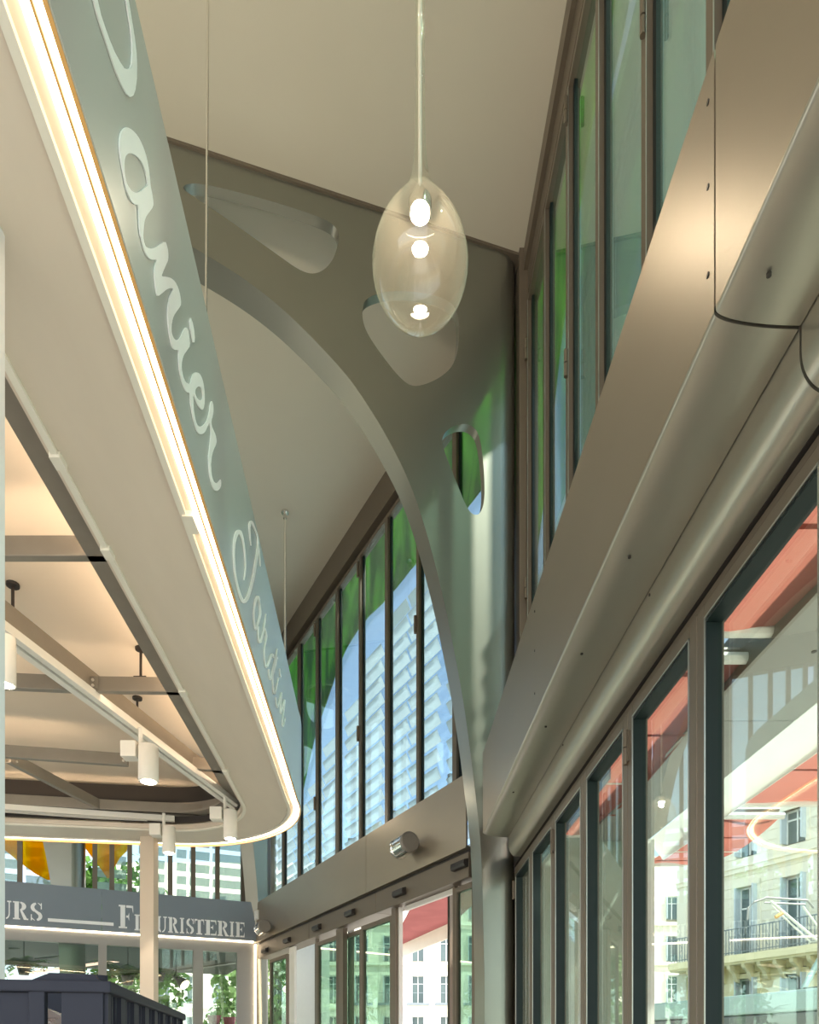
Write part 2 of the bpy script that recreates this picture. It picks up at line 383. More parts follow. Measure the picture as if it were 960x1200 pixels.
def arched_frame(corner, e, b, label, mirror=1, full=True):
    def Fp(a, z, c): return corner + e * a + b * c + Vector((0, 0, z))
    t = thing('arched_frame', corner + e * .2 + Vector((0, 0, FL)), label, 'column', 'perforated arched frames of the hall')
    xi = .22
    outer = [(xi, FL), (curve[0][0] - .0, FL)] + curve + [(curve[-1][0] + .8, CEIL - .28), (curve[-1][0] + .8, CEIL - .03), (xi, CEIL - .03)]
    TP = .09
    mb = MB().prism([outer] + holes, Fp, 0, TP)
    base = len(mb.v)                       # deep flange following the arched lower edge
    cv = [(curve[0][0], FL)] + curve
    for i, (x, z) in enumerate(cv):
        x0, z0 = cv[max(0, i - 1)]; x1, z1 = cv[min(len(cv) - 1, i + 1)]; dx, dz = x1 - x0, z1 - z0; L_ = math.hypot(dx, dz) or 1
        ix, iz = x - dz / L_ * .018, z + dx / L_ * .018
        mb.v += [Fp(x, z, TP), Fp(x, z, TH), Fp(ix, iz, TH), Fp(ix, iz, TP)]
    for i in range(len(cv) - 1):
        for j in range(4): a_ = base + i * 4 + j; c_ = base + i * 4 + (j + 1) % 4; mb.f.append((a_, c_, c_ + 4, a_ + 4))
    # rounded outer edge
    prof = [(xi - .22 * math.sin(math.radians(q)), .20 * (1 - math.cos(math.radians(q)))) for q in range(0, 91, 10)]
    pr = prof + [(0, TH), (xi, TH)]
    mb.prism([pr], lambda a, c, z: Fp(a, z, c), FL, CEIL - .03)
    obj('steel_plate', mb, plate_m, t, smooth=35)
    obj('top_rail', MB().box(0, curve[-1][0] + .8, -.02, TH, CEIL - .03, CEIL - .002, lambda a, c, z: Fp(a, z, c)), frame_m, t)
    return t
arched_frame(P1, PE, PB, 'nearest grey steel arched frame with three rounded holes, behind the hanging glass lamp')
CC2 = Vector((-2.70, 14.0, 0)); e2 = Vector((-.315, -.949, 0)); b2 = Vector((-.949, .315, 0))
arched_frame(CC2, e2, b2, 'blue-lit arched frame in the corner between sliding doors and florist sign')
CC3 = Vector((-5.75, 12.62, 0)); e3 = Vector((-.93, -.37, 0)).normalized(); b3 = Vector((-.37, .93, 0)).normalized()
arched_frame(CC3, e3, b3, 'dark arched frame with yellow seen through its hole, above the left sign')

# ------------------------------------------------------------------ far facade
t3 = thing('trim_3', Fw(3.6, .2, 2.13), kind='structure')
for (a, b) in ((.02, sF(429) - .004), (sF(429) + .004, 7.20)):
    obj('cladding_panel', MB().box(a, b, 0, .02, 2.13, 2.89, Fw).box(a, b, .02, .45, 2.87, 2.89, Fw).box(a, b, .02, .45, 2.13, 2.15, Fw), clad_m, t3)
obj('shadow_gap', MB().box(.02, 7.2, .06, .3, 2.09, 2.13, Fw), dark_m, t3)
for (a, b) in ((.02, sF(438) - .003), (sF(438) + .003, sF(360) - .003), (sF(360) + .003, 7.2)):
    obj('header_panel', MB().box(a, b, .03, .30, 1.83, 2.09, Fw), frame_m, t3, bevel=.006)
for k, (u, v) in enumerate(((541, 1014), (470, 1046), (412, 1070), (373, 1087), (338, 1102), (312, 1114))):
    s = sF(u, .03); z = hit(u, v, P0 + nF * .03, nF).z
    pr = [(-.0, -.045), (-.05, -.04), (-.062, -.01), (-.055, .03), (0, .045)]
    mb = MB().prism([[(x + .03, y + z) for x, y in pr]], lambda a, zz, c: Fw(s + c, a, zz), -.13, .13)
    o = obj('door_sensor', mb, dark_m, bevel=.006)
    lab = ['black motion sensor nearest the steel column, over the right sliding door', 'black motion sensor above the open right doorway',
           'black motion sensor on the header panel, third from the steel column', 'black motion sensor fourth along from the steel column',
           'black motion sensor above the pale opening near the corner', 'black motion sensor farthest left, at the hall corner'][k]
    tag(o, lab, 'sensor', 'motion sensors on the sliding door header')

leafgl_m = glass('dark_sliding_door_glass', (.45, .60, .52), 1.9)
def gleaf(n, s0, s1, o, z1, W=Fw, mat=leafgl_m, fm=frame_m, st_=.05):
    d = thing('door_%d' % n, W((s0 + s1) / 2, o, FL), kind='structure')
    f = MB().box(s0, s0 + st_, o, o + .06, FL, z1, W).box(s1 - st_, s1, o, o + .06, FL, z1, W).box(s0 + st_, s1 - st_, o, o + .06, z1 - .06, z1, W).box(s0 + st_, s1 - st_, o, o + .06, FL, FL + .1, W)
    obj('door_frame', f, fm, d, bevel=.004)
    obj('pane', MB().box(s0 + st_, s1 - st_, o + .025, o + .033, FL + .1, z1 - .06, W), mat, d)
    return d
zt = 1.80
gleaf(10, sF(556, .1), sF(532, .1), .10, zt)
gleaf(11, sF(459, .06), sF(423, .06), .06, 1.74)
gleaf(12, sF(423, .14), sF(400, .14), .14, 1.74)
gleaf(13, sF(397, .06), sF(371, .06), .06, 1.74)
gleaf(14, sF(336, .06), sF(316, .06), .06, 1.74)
for (u0, u1, o0, o1, m) in ((468, 463, .10, .15, white_m), (463.5, 459, .06, .13, frame_m), (402, 394, .06, .13, frame_m), (345, 339, .06, .10, white_m), (371.5, 369.5, .1, .14, frame_m), (533, 530.5, .1, .15, frame_m)):
    obj('trim_4', MB().box(sF(u0, o0), sF(u1, o0), o0, o1, FL, zt + .02, Fw), m, kind='structure')
obj('trim_5', MB().box(sF(532, .1), sF(470, .1), .16, .20, 1.775, 1.83, Fw), white_m, kind='structure')
# lamps on the lintel
def wall_lamp(u, v, rpx, lab):
    p = hit(u, v, P0, nF)
    t = thing('wall_lamp', p + Vector((0, 0, -.08)), lab, 'wall lamp', 'chrome cylinder lamps on the lintel')
    n = -nF; ax = (tF * -1 + n * .03 + Vector((0, 0, .03))).normalized(); obj('bracket', MB().cyl(p, p + n * .14, .03, 10), chrome_m, t)
    r = .115
    c = p + n * .15 - ax * .12
    up = Vector((0, 0, 1)); x = ax.cross(up).normalized(); y = x.cross(ax)
    def ring(prof, nm, m):
        mb = MB(); N = 28
        fr = [(c + ax * h, x * 1., y * 1.) for (_, h) in prof]
        for (rr, h) in prof:
            for j in range(N):
                a = 2 * math.pi * j / N; mb.v.append(c + ax * h + x * rr * math.cos(a) + y * rr * math.sin(a))
        for i in range(len(prof) - 1):
            for j in range(N):
                a = i * N + j; b = i * N + (j + 1) % N; mb.f.append((a, b, b + N, a + N))
        mb.f.append(tuple(range(N))); mb.f.append(tuple((len(prof) - 1) * N + j for j in range(N)))
        obj(nm, mb, m, t, smooth=40)
    ring([(r * 1.06, -.015), (r * 1.06, .012)], 'mounting_ring', chrome_m)
    ring([(r, .0), (r, .24)], 'lamp_body', chrome_m)
    ring([(r * 1.02, .24), (r * 1.02, .27), (r * .9, .285), (r * .9, .275), (.02, .275)], 'lamp_cap', steel_m)
    return t
wall_lamp(487, 993, 17, 'chrome cylinder lamp on the clad lintel beside the steel column')
wall_lamp(317, 1088, 9, 'small-looking chrome cylinder lamp at the hall corner by the sign')
q = hit(301.5, 1073, P0, nF)
tag(obj('junction_box', MB().box(7.02, 7.16, -.05, .0, q.z - .09, q.z + .09, Fw), white_m, bevel=.01), 'small white box on the lintel at the hall corner, above the lamp', 'junction box')

# far upper glazing
w2 = thing('window_2', Fw(4, .4, 2.89), kind='structure')
OG = .40
obj('corner_frame', MB().box(7.45, 7.75, OG - .03, OG + .08, 2.87, GT, Fw), frame_m, w2)
obj('head_trim', MB().box(.1, 7.7, OG - .08, OG + .1, GT + .14, CEIL, Fw), frame_m, w2)
obj('head_shadow_gap', MB().box(.1, 7.7, OG + .02, OG + .1, GT + .06, GT + .14, Fw), dark_m, w2)
obj('head_rail', MB().box(.1, 7.7, OG - .03, OG + .06, GT, GT + .06, Fw), frame_m, w2)
sm = [.02 + .81 + .85 * n for n in range(-1, 9)]
sm = [.85 * n + .81 for n in range(0, 9)]
sm = [.08] + sm
for i, s in enumerate(sm):
    wv = .042 if i % 2 else .03
    obj('mullion', MB().box(s - wv, s + wv, OG - .035, OG + .05, 2.87, GT, Fw), frame_m, w2)
    obj('seal', MB().box(s - wv - .03, s - wv, OG - .0, OG + .03, 2.87, GT, Fw), seal_m, w2)
    if i < len(sm) - 1: obj('pane', MB().box(s + .03, sm[i + 1] - .03, OG + .012, OG + .02, 2.87, GT, Fw), upane_m, w2)
for (i, z) in ((2, 5.4), (2, 7.1), (4, 7.1), (4, 4.7), (6, 7.1), (6, 4.2)):
    q = Fw(sm[i] + .03, OG - .05, z); obj('hinge', MB().cyl(q + Vector((0, 0, -.11)), q + Vector((0, 0, .11)), .018, 8), frame_m, w2, smooth=40)

# outer skin: louvre slats and leaf panels
def louvres(parent, W, s0, s1, o, z0, z1, pitch=.262, mt=None):
    n = int((z1 - z0) / pitch); first = None
    for i in range(n):
        z = z0 + pitch * i; sc_ = (s0 + s1) / 2
        if first is None:
            mb = MB().prism([[(o, z), (o + .008, z), (o - .062, z + .14), (o - .070, z + .14)]], lambda a, zz, c: W(c, a, zz), s0, s1)
            mb.prism([[(o - .070, z + .14), (o - .062, z + .14), (o - .062, z + .15), (o - .070, z + .15)]], lambda a, zz, c: W(c, a, zz), s0, s1)
            first = obj('louvre_slat', mb, mt or slat_m, parent); b0 = wloc(first); zi = z
        else: share(first, b0 + Vector((0, 0, z - zi)), parent)
lv = thing('louvre_screen', Fw(4, .95, 2.6), 'white slatted louvre screen outside the far upper windows', 'louvres')
sb = [.98, 1.0, 1.62, 2.5, 3.4, 4.25, 5.1, 5.95, 6.8, 7.6, 8.4, 9.6]
tp = [(500, 690), (492, 700), (470, 715), (445, 735), (424, 762), (402, 800), (384, 850), (372, 880), (350, 930), (340, 960), (330, 980)]
tops = [hit(u, v, P0 + nF * 1.25, nF).z + .1 for u, v in tp]
for i in range(1, 11):
    g1 = .22 if i in (2, 4, 6) else .03
    louvres(lv, Fw, sb[i] + .03, sb[i + 1] - g1, 1.25, 2.62, tops[i])
for i in (1, 3, 5, 7, 9):
    obj('screen_post', MB().box(sb[i] - .03, sb[i] + .03, 1.36, 1.46, FL, 4.0, Fw), frame_m, lv)
def leafpanel(W, o, pts, name, mat, label, cat='panel', grp='leaf pattern panels outside the upper windows', kind=None):
    ob = obj(name, MB().prism([smooth_loop(pts, 1)], lambda a, z, c: W(a, c, z), o, o + .02), mat)
    return tag(ob, label, cat, grp)
def fpx(pts, o): 
    out = []
    for u, v in pts:
        q = hit(u, v, P0 + nF * o, nF); out.append(((q - P0).dot(tF), q.z))
    return out
fb = fpx([(512, 640), (490, 655), (455, 700), (425, 728), (400, 768), (385, 815), (372, 850), (362, 890), (350, 950)], 1.5)
leafpanel(Fw, 1.5, [(1.16, 11.5), (1.16, fb[0][1] + .1)] + fb + [(fb[-1][0] + 1.5, fb[-1][1]), (fb[-1][0] + 1.5, 11.5)],
          'leaf_panel', green_m, 'green leaf-patterned panel outside the far upper windows')
obj('trim_6', MB().box(1.2, 9.5, 1.56, 1.575, 2.4, 9.5, Fw), bluegl_m, kind='structure')
RG = 1.66
def Rw(s, o, z): return R(o, s, z)
rb = []
for u, v in [(722, -20), (712, 40), (695, 120), (676, 250), (658, 380), (643, 520), (634, 600), (622, 690)]:
    yy = RG / ((u - 480) / FPX + .036); rb.append((yy, (HOR - v) / FPX * yy))
leafpanel(Rw, RG, rb + [(9.0, rb[-1][1]), (9.0, 11.5), (rb[0][0], 11.5)], 'leaf_panel', green2_m, 'green leaf-patterned panel outside the right upper windows')
obj('trim_7', MB().box(RG + .06, RG + .075, -4, 6.2, 2.4, 10.5, R), greygl_m, kind='structure')
obj('added_sun_sheet', MB().box(RG + .30, RG + .315, 6.2, 9.2, 2.4, 10.5, R), frost_m, kind='structure')  # frosted sheet added to keep direct sun off the arched frame
lr = thing('louvre_screen', R(1.7, 6.5, 2.6), 'white slatted louvre screen glimpsed through the right upper windows, past the clad beam', 'louvres')
louvres(lr, Rw, 4.9, 6.2, RG + .12, 3.3, 5.2); louvres(lr, Rw, 6.3, 7.5, RG + .12, 3.3, 5.4); louvres(lr, Rw, 7.6, 8.8, RG + .12, 3.3, 5.4)

# ------------------------------------------------------------------ left facade (florist front)
sg = thing('shop_sign', Lw(2.3, -.02, 2.15), 'long blue-grey sign band with white stencil lettering', 'shop sign')
obj('sign_panel', MB().box(.0, sL(119) - .003, -.02, .02, 2.16, 2.90, Lw).box(sL(119) + .003, 8.5, -.02, .02, 2.16, 2.90, Lw).box(0, 8.5, .02, .4, 2.87, 2.90, Lw), sign_m, sg)
obj('led_strip', MB().box(.05, 8.5, -.03, .03, 2.135, 2.158, Lw), led_m, sg)
def arc(cx, cy, rx, ry, a0, a1, n=10):
    return [(cx + rx * math.cos(math.radians(a0 + (a1 - a0) * i / n)), cy + ry * math.sin(math.radians(a0 + (a1 - a0) * i / n))) for i in range(n + 1)]
def band(o, i): return o + i[::-1]
def rect(x0, y0, x1, y1): return [(x0, y0), (x1, y0), (x1, y1), (x0, y1)]
LET = {
 'I': [rect(.30, .04, .70, .96), rect(.12, 0, .88, .07), rect(.12, .93, .88, 1)],
 'F': [rect(.12, .04, .44, .96), rect(0, 0, .58, .07), rect(0, .93, .46, 1), rect(.52, .90, 1, 1), [(.88, 1), (1, 1), (1, .66)], rect(.52, .47, .72, .56), [(.72, .34), (.72, .69), (.62, .51)]],
 'L': [rect(.12, .04, .46, .96), rect(0, 0, .48, .07), rect(0, .93, .58, 1), rect(.54, 0, 1, .10), [(.84, 0), (1, 0), (1, .36)]],
 'E': [rect(.12, .04, .44, .96), rect(0, 0, .46, .07), rect(0, .93, .46, 1), rect(.52, .90, .98, 1), [(.86, 1), (.98, 1), (.98, .68)], rect(.52, .47, .72, .56), [(.72, .34), (.72, .69), (.62, .51)], rect(.52, 0, 1, .10), [(.86, 0), (1, 0), (1, .34)]],
 'T': [rect(.34, .04, .66, .96), rect(.2, 0, .8, .07), rect(0, .90, .30, 1), rect(.70, .90, 1, 1), [(0, 1), (.12, 1), (0, .64)], [(1, 1), (.88, 1), (1, .64)]],
 'U': [rect(.08, .30, .36, .96), rect(0, .93, .44, 1), band(arc(.48, .32, .40, .34, 185, 262), arc(.48, .32, .14, .26, 185, 262)), band(arc(.54, .32, .34, .34, 275, 360), arc(.54, .32, .24, .26, 275, 360)), rect(.78, .30, .88, .96), rect(.66, .93, 1, 1)],
 'R': [rect(.10, .04, .38, .96), rect(0, 0, .46, .07), rect(0, .93, .40, 1), band(arc(.46, .75, .40, .25, 88, -88), arc(.46, .75, .12, .17, 88, -88)), [(.46, .50), (.62, .50), (.92, .07), (1, .07), (1, 0), (.70, 0)]],
 'S': [band(arc(.5, .74, .46, .27, 98, 245), arc(.52, .76, .18, .15, 98, 245)), [(.24, .56), (.44, .62), (.84, .42), (.62, .34)], band(arc(.5, .26, .46, .27, 60, -82), arc(.48, .24, .18, .15, 60, -82)), rect(.84, .66, .92, 1), [(.60, 1), (.84, .84), (.84, .92), (.66, 1)], rect(.06, 0, .14, .34), [(.40, 0), (.14, .16), (.14, .08), (.34, 0)]],
}
def letter(ch, u0, u1, z0, z1):
    s0, s1 = sL(u0, -.02), sL(u1, -.02); mb = MB()
    for p in LET[ch]:
        mb.prism([[(s0 + (s1 - s0) * x, z0 + (z1 - z0) * y) for x, y in p]], lambda a, z, c: Lw(a, c, z), -.032, -.02)
    return obj('letter', mb, letter_m, sg)
for ch, a, b in (('U', -1, 13), ('R', 15, 33), ('S', 35, 50)): letter(ch, a, b, 2.27, 2.57)
letter('F', 139, 156, 2.24, 2.65)
for ch, a, b in (('L', 157.5, 168), ('E', 169.5, 181), ('U', 183, 195.5), ('R', 197, 209), ('I', 210, 216.5), ('S', 218, 227.5), ('T', 228, 239), ('E', 240, 253.5), ('R', 255, 268), ('I', 268.5, 275), ('E', 276, 286.5)):
    letter(ch, a, b, 2.22, 2.50)
obj('dash', MB().box(sL(56), sL(133), -.032, -.02, 2.27, 2.325, Lw), letter_m, sg)
# shopfront
wf = thing('window_3', Lw(3, .1, FL), kind='structure')
ZT = 1.93
obj('head_frame', MB().box(.0, 8.5, .0, .12, ZT, 2.13, Lw), greyfr_m, wf)
us = [(sL(238, 0), sL(226.5, 0)), (sL(125, 0), sL(115, 0))]
sp = [(.02, sL(278)), us[0], (sL(185), sL(176)), us[1], (sL(7) + .5, sL(7) + .62), (7.6, 7.75)]
sp.sort()
for a, b in sp: obj('mullion', MB().box(a, b, .0, .12, FL, ZT, Lw), greyfr_m, wf)
for i in range(len(sp) - 1): obj('pane', MB().box(sp[i][1], sp[i + 1][0], .06, .068, FL, ZT, Lw), pane_m, wf)
obj('corner_led', MB().box(.0, .03, -.04, -.01, FL + .1, 2.1, Lw), led_m, wf)
# left upper glazing
w4 = thing('window_4', Lw(3, .4, 2.9), kind='structure')
ms = [sL(u, .4) for u in (285, 255, 226.5, 199.5, 175, 152, 131, 111)] + [sL(23, .4)]
ms += [ms[-1] + .85, ms[-1] + 1.7]
for i, s in enumerate(ms):
    obj('mullion', MB().box(s - .04, s + .04, .38, .48, 2.88, GT, Lw), dark_m if 0 else frame_m, w4)
    if i < len(ms) - 1 and i != 7: obj('pane', MB().box(s + .04, ms[i + 1] - .04, .42, .428, 2.88, GT, Lw), upane_m, w4)
obj('head_trim', MB().box(0, 9, .35, .5, GT, CEIL, Lw), frame_m, w4)
ll = thing('louvre_screen', Lw(3, .95, 2.6), 'slatted louvre screen outside the windows above the florist sign', 'louvres')
sbl = [-.2] + ms[1:8] + [ms[8] - .6, ms[8], ms[8] + 1.]
for i in range(len(sbl) - 1):
    if i == 7: continue
    louvres(ll, Lw, sbl[i] + .03, sbl[i + 1] - (.2 if i in (2, 4) else .03), 1.25, 2.62, 5.2, mt=slatg_m)
leafpanel(Lw, .75, [(2.55, 3.2), (2.75, 3.5), (2.95, 3.75), (3.3, 4.3), (3.4, 5.5), (2.2, 5.5), (2.2, 3.9), (2.45, 3.6)], 'leaf_panel', yellow_m, 'yellow leaf-patterned panel above the florist sign')
leafpanel(Lw, .77, [(3.5, 3.1), (3.9, 3.3), (4.6, 3.9), (4.6, 5.5), (3.4, 5.5), (3.4, 3.4)], 'leaf_panel', yellow_m, 'yellow leaf-patterned panel seen through the dark frame hole at far left')

# ------------------------------------------------------------------ kiosk canopy
def K(c, y, z): return Vector((-c - .044 * y, y, z))
def kpath(off, ystart=-1.2, rr=1.3, n=18):
    """plan outline of the canopy, moved inwards by off; frames carry the inward direction"""
    c = .68 + off; r = max(.3, rr - off); y0 = 6.17
    out = []
    xd = Vector((-1, 0, 0))
    for y in [ystart + (y0 - ystart) * i / 8 for i in range(8)]: out.append((K(c, y, 0), Vector((-1, -.044, 0)).normalized()))
    cen = K(.68, y0, 0) + Vector((-1.3, 0, 0))
    for i in range(n + 1):
        a = math.radians(-2.5 + 100.2 * i / n)
        d = Vector((math.cos(a), math.sin(a), 0)); out.append((cen + d * (1.3 - off), -d))
    e = out[-1][0]; dr = Vector((-.99, -.135, 0))
    dd = out[-1][1]
    for i in range(1, 6): out.append((e + dr * i * 1.0, dd))
    return out
def ring(prof, off=0, **kw):
    mb = MB(); fr = [(p, d, Vector((0, 0, 1))) for p, d in kpath(off, **kw)]
    return mb.sweep(fr, prof)
kz = 2.19; KT = 2.95
kt = thing('kiosk_canopy', Vector((-2.2, 3, FL)), 'large grey kiosk canopy with rounded corner, lit edge and white script lettering', 'kiosk canopy')
obj('fascia', ring([(0, kz - .01), (0, KT), (.012, KT), (.012, kz - .01)]), fascia_m, kt, smooth=30)
obj('fascia_edge', ring([(.004, kz - .014), (.004, kz - .008), (.014, kz - .008), (.014, kz - .014)]), amber_m, kt, smooth=30)
obj('led_strip', ring([(.016, kz), (.016, kz + .01), (.034, kz + .01), (.034, kz)]), led_m, kt, smooth=30)
obj('led_strip', ring([(.042, kz), (.042, kz + .01), (.066, kz + .01), (.066, kz)]), led_m, kt, smooth=30)
obj('led_divider', ring([(.035, kz - .012), (.035, kz + .01), (.041, kz + .01), (.041, kz - .012)]), amber_m, kt, smooth=30)
obj('trim_groove', ring([(.067, kz + .012), (.067, kz + .02), (.098, kz + .02), (.098, kz + .012)]), soffit_m, kt, smooth=30)
obj('white_profile', ring([(.098, kz - .006), (.098, kz + .02), (.122, kz + .02), (.122, kz - .006)]), lip_m, kt, smooth=30)
# soffit, in separate boards
def inner(y): return 1.18 - .030 * y
seam = [-1.2, 1.0, 3.35, 6.05]
sp_ = kpath(.126); ip_ = kpath(.49)
def soffit(i0, i1):
    loop = [sp_[i][0].to_2d() for i in range(i0, i1 + 1)] + [ip_[i][0].to_2d() for i in range(i1, i0 - 1, -1)]
    return MB().prism([[tuple(p) for p in loop]], lambda a, b, c: Vector((a, b, c)), kz + .004, kz + .02)
for a, b in ((0, 4), (4, 8), (8, 8 + 10), (18, 26), (26, 31)):
    obj('soffit_board', soffit(a, b), soffit_m, kt)
obj('inner_profile', ring([(.485, kz - .008), (.485, kz + .05), (.51, kz + .05), (.51, kz - .008)]), lip_m, kt, smooth=30)
obj('inner_shadow_edge', ring([(.51, kz + .01), (.51, kz + .05), (.53, kz + .05), (.53, kz + .01)]), soffit_m, kt, smooth=30)
for y in (2.62, 4.3, 3.1, 5.5):
    q = K(.68 + .497, y, kz); obj('profile_clip', MB().box(-.02, .02, -.03, .03, -.018, .01, lambda a, b, c: q + Vector((a, b, c))), lip_m, kt)
for y in (2.93,):
    q = K(.68 + .09, y, kz); obj('profile_clip', MB().box(-.022, .022, -.05, .05, -.014, .012, lambda a, b, c: q + Vector((a, b, c))), lip_m, kt)
# steel ring channel
chan = [(.56, 2.31), (.56, 2.44), (.57, 2.44), (.57, 2.32), (.66, 2.32), (.66, 2.33), (.67, 2.33), (.67, 2.31)]
obj('ring_channel', ring(chan), steel_m, kt, smooth=30)
obj('ring_web', ring([(.53, 2.25), (.53, 2.60), (.545, 2.60), (.545, 2.25)]), dark_m, kt, smooth=30)
obj('cove_led', MB().sweep([(p, d, Vector((0, 0, 1))) for p, d in kpath(0)[:9]], [(.585, 2.345), (.585, 2.36), (.645, 2.36), (.645, 2.345)]), led2_m, kt)
cp = kpath(.10)
obj('top_panel', MB().prism([[tuple(p.to_2d()) for p, _ in kpath(.02)] + [(-7.5, -1.2)]], lambda a, b, c: Vector((a, b, c)), 2.62, 2.66), cream_m, kt)
# inner beams
def tubebeam(p0, p1, h=.095, wd=.045, zb=2.31, nm='beam', plates=True):
    p0 = Vector((p0[0], p0[1], 0)); p1 = Vector((p1[0], p1[1], 0)); d = (p1 - p0).normalized(); n = Vector((-d.y, d.x, 0)); L = (p1 - p0).length
    Fb = lambda a, b, c: p0 + d * a + n * b + Vector((0, 0, c))
    o = obj(nm, MB().box(0, L, -wd / 2, wd / 2, zb, zb + h, Fb), steel_m, kt, bevel=.004)
    if plates:
        for a in (.0, L - .09):
            obj('end_plate', MB().box(a, a + .09, -wd / 2 - .006, wd / 2 + .006, zb + .008, zb + h - .008, Fb), steel_m, kt)
            s = -1 if d.x > 0 else 1
            for zz in (.03, .065):
                q = Fb(a + .06, s * (wd / 2 + .006), zb + zz); obj('bolt', MB().cyl(q, q + n * s * .008, .009, 8), pbolt_m, kt)
    return o
def kp(u, v, z): 
    q = ray(u, v); k = z / q.z; return q * k
ZB = 2.31
def Bm(u0, v0, u1, v1, **k): 
    a = kp(u0, v0, ZB); b = kp(u1, v1, ZB)
    if k.pop('ext', 0): a = a + (a - b).normalized() * 2.2
    return tubebeam((a.x, a.y), (b.x, b.y), **k)
Bm(7, 655, 134, 655, ext=1)
Bm(7, 807.5, 84, 811, ext=1); Bm(100, 811.5, 212, 813)
Bm(7, 888, 150, 898, ext=1); Bm(208, 900, 262, 905)
Bm(7, 943, 268, 957, ext=1)
Bm(9, 894, 168, 976)                       # short diagonal beam
# long diagonal with the lighting track
A = kp(7, 738, ZB); B = kp(292, 953, ZB); dA = (B - A).normalized(); A2 = A - dA * 2.4
tubebeam((A2.x, A2.y), (B.x, B.y), h=.13, wd=.05, zb=ZB + .01, plates=False, nm='diagonal_beam')
obj('pivot_drum', MB().cyl((B.x, B.y, 2.30), (B.x, B.y, 2.5), .07, 18), dark_m, kt, smooth=40)
for (u, v) in ((15, 722), (165, 792), (161, 846), (254, 922)):
    q = kp(u, v, 2.44)
    o = obj('threaded_rod', MB().cyl((q.x, q.y, 2.42), (q.x, q.y, 2.62), .009, 8).cyl((q.x, q.y, 2.605), (q.x, q.y, 2.62), .035, 12).box(q.x - .04, q.x + .04, q.y - .02, q.y + .02, 2.41, 2.43), dark_m, kt)
# glowing strips added behind the cross beams to brighten the kiosk ceiling
for (u, v, u1, v1) in ((7, 655, 134, 655), (7, 807.5, 200, 813), (7, 888, 130, 896), (7, 943, 250, 956)):
    a = kp(u, v, ZB); b = kp(u1, v1, ZB); a = a + (a - b).normalized() * 1.6; d = (b - a).normalized(); n = Vector((-d.y, d.x, 0))
    Fb = lambda x, y, c: Vector((a.x, a.y, 0)) + Vector((d.x, d.y, 0)) * x + n * y + Vector((0, 0, c))
    obj('added_uplight_strip', MB().box(.1, (b - a).length - .2, .026, .046, 2.345, 2.355, Fb), led2_m, kt)
# posts
def post(x, y, wdt, mat, z1=2.2):
    obj('post', MB().box(x - wdt / 2, x + wdt / 2, y - wdt / 2, y + wdt / 2, FL, z1), mat, kt, bevel=.006)
q = kp(177, 972, 2.3); post(q.x, q.y - .05, .14, post_m, 2.3)
post(-1.162, 1.83, .16, wpost_m, 2.195)
# suspension cable
obj('suspension_cable', MB().cyl((-.977, 3.4, 2.6), (-.945, 3.4, CEIL), .006, 8), chrome_m, kt)
for y, nm in ((2.0, 'a'), (5.2, 'b')):  # unseen uplighters added to brighten the hall ceiling
    q = Vector((-1.9, y, 2.95)); obj('added_uplighter', MB().lathe([(.10, 0), (.16, .08), (.17, .10)], (q.x, q.y, 2.78), 20), steel_m, kt, smooth=40)
    obj('added_uplighter_foot', MB().cyl((q.x, q.y, 2.66), (q.x, q.y, 2.79), .03, 8), steel_m, kt)
    obj('lamp_face', MB().cyl((q.x, q.y, 2.872), (q.x, q.y, 2.88), .155, 20), bulb_m, kt)
    l = bpy.data.lights.new('added_uplighter', 'SPOT'); l.energy = 110; l.spot_size = math.radians(150); l.spot_blend = 1; l.color = (1, .88, .70); l.shadow_soft_size = .15
    lo = bpy.data.objects.new('added_uplighter_beam', l); C.objects.link(lo); lo.parent = kt; lo.location = Vector((q.x, q.y, 2.95)) - wloc(kt); lo.rotation_euler = (math.radians(180), 0, 0)
# white script lettering on the fascia
def fas(u, v, zoff=.004):
    k = (u - 480) / FPX; y = .68 / (-k - .044); return (y, (HOR - v) / FPX * y)
def Kf(a, z, c): return K(.68 - c, a, z)
def outline(pts, o, sc): return [fas(o[0] + x / sc, o[1] + y / sc) for x, y in pts]
P_o = [(105, -160), (118, -90), (140, 0), (165, 100), (200, 220), (250, 370), (300, 520), (350, 670), (400, 790), (450, 880), (487, 910), (515, 895), (535, 840), (548, 740), (550, 620), (545, 500), (530, 370), (510, 240), (490, 120), (470, 0), (455, -80), (420, -180), (340, -260), (240, -270), (150, -230)]
P_i = [(447, 0), (470, 150), (490, 270), (503, 400), (505, 500), (500, 600), (485, 640), (460, 652), (430, 640), (390, 580), (340, 490), (290, 370), (250, 260), (210, 140), (178, 0), (160, -80), (165, -160), (230, -200), (330, -200), (400, -150), (430, -80)]
z2, z3, z4, z5 = (120, 140), (150, 270), (180, 400), (210, 520)
an = outline([(205, 72), (240, 80), (290, 120), (340, 190), (385, 300), (415, 420), (430, 540), (437, 625), (452, 690), (465, 780), (460, 820), (440, 850), (400, 900), (380, 950), (372, 1020), (368, 1100)], z2, 8)
an += outline([(140, 130), (160, 160), (205, 172), (250, 160), (290, 130), (335, 102), (350, 130), (365, 200), (365, 275), (340, 330), (310, 400), (300, 430), (340, 432), (390, 445), (430, 480), (460, 540), (478, 610), (487, 690), (470, 725), (430, 775), (405, 830), (395, 900), (398, 970), (420, 1020), (450, 1032), (478, 1015), (500, 960), (520, 920), (537, 908), (550, 930), (562, 1000), (572, 1080), (545, 1120), (512, 1165)], z3, 8)
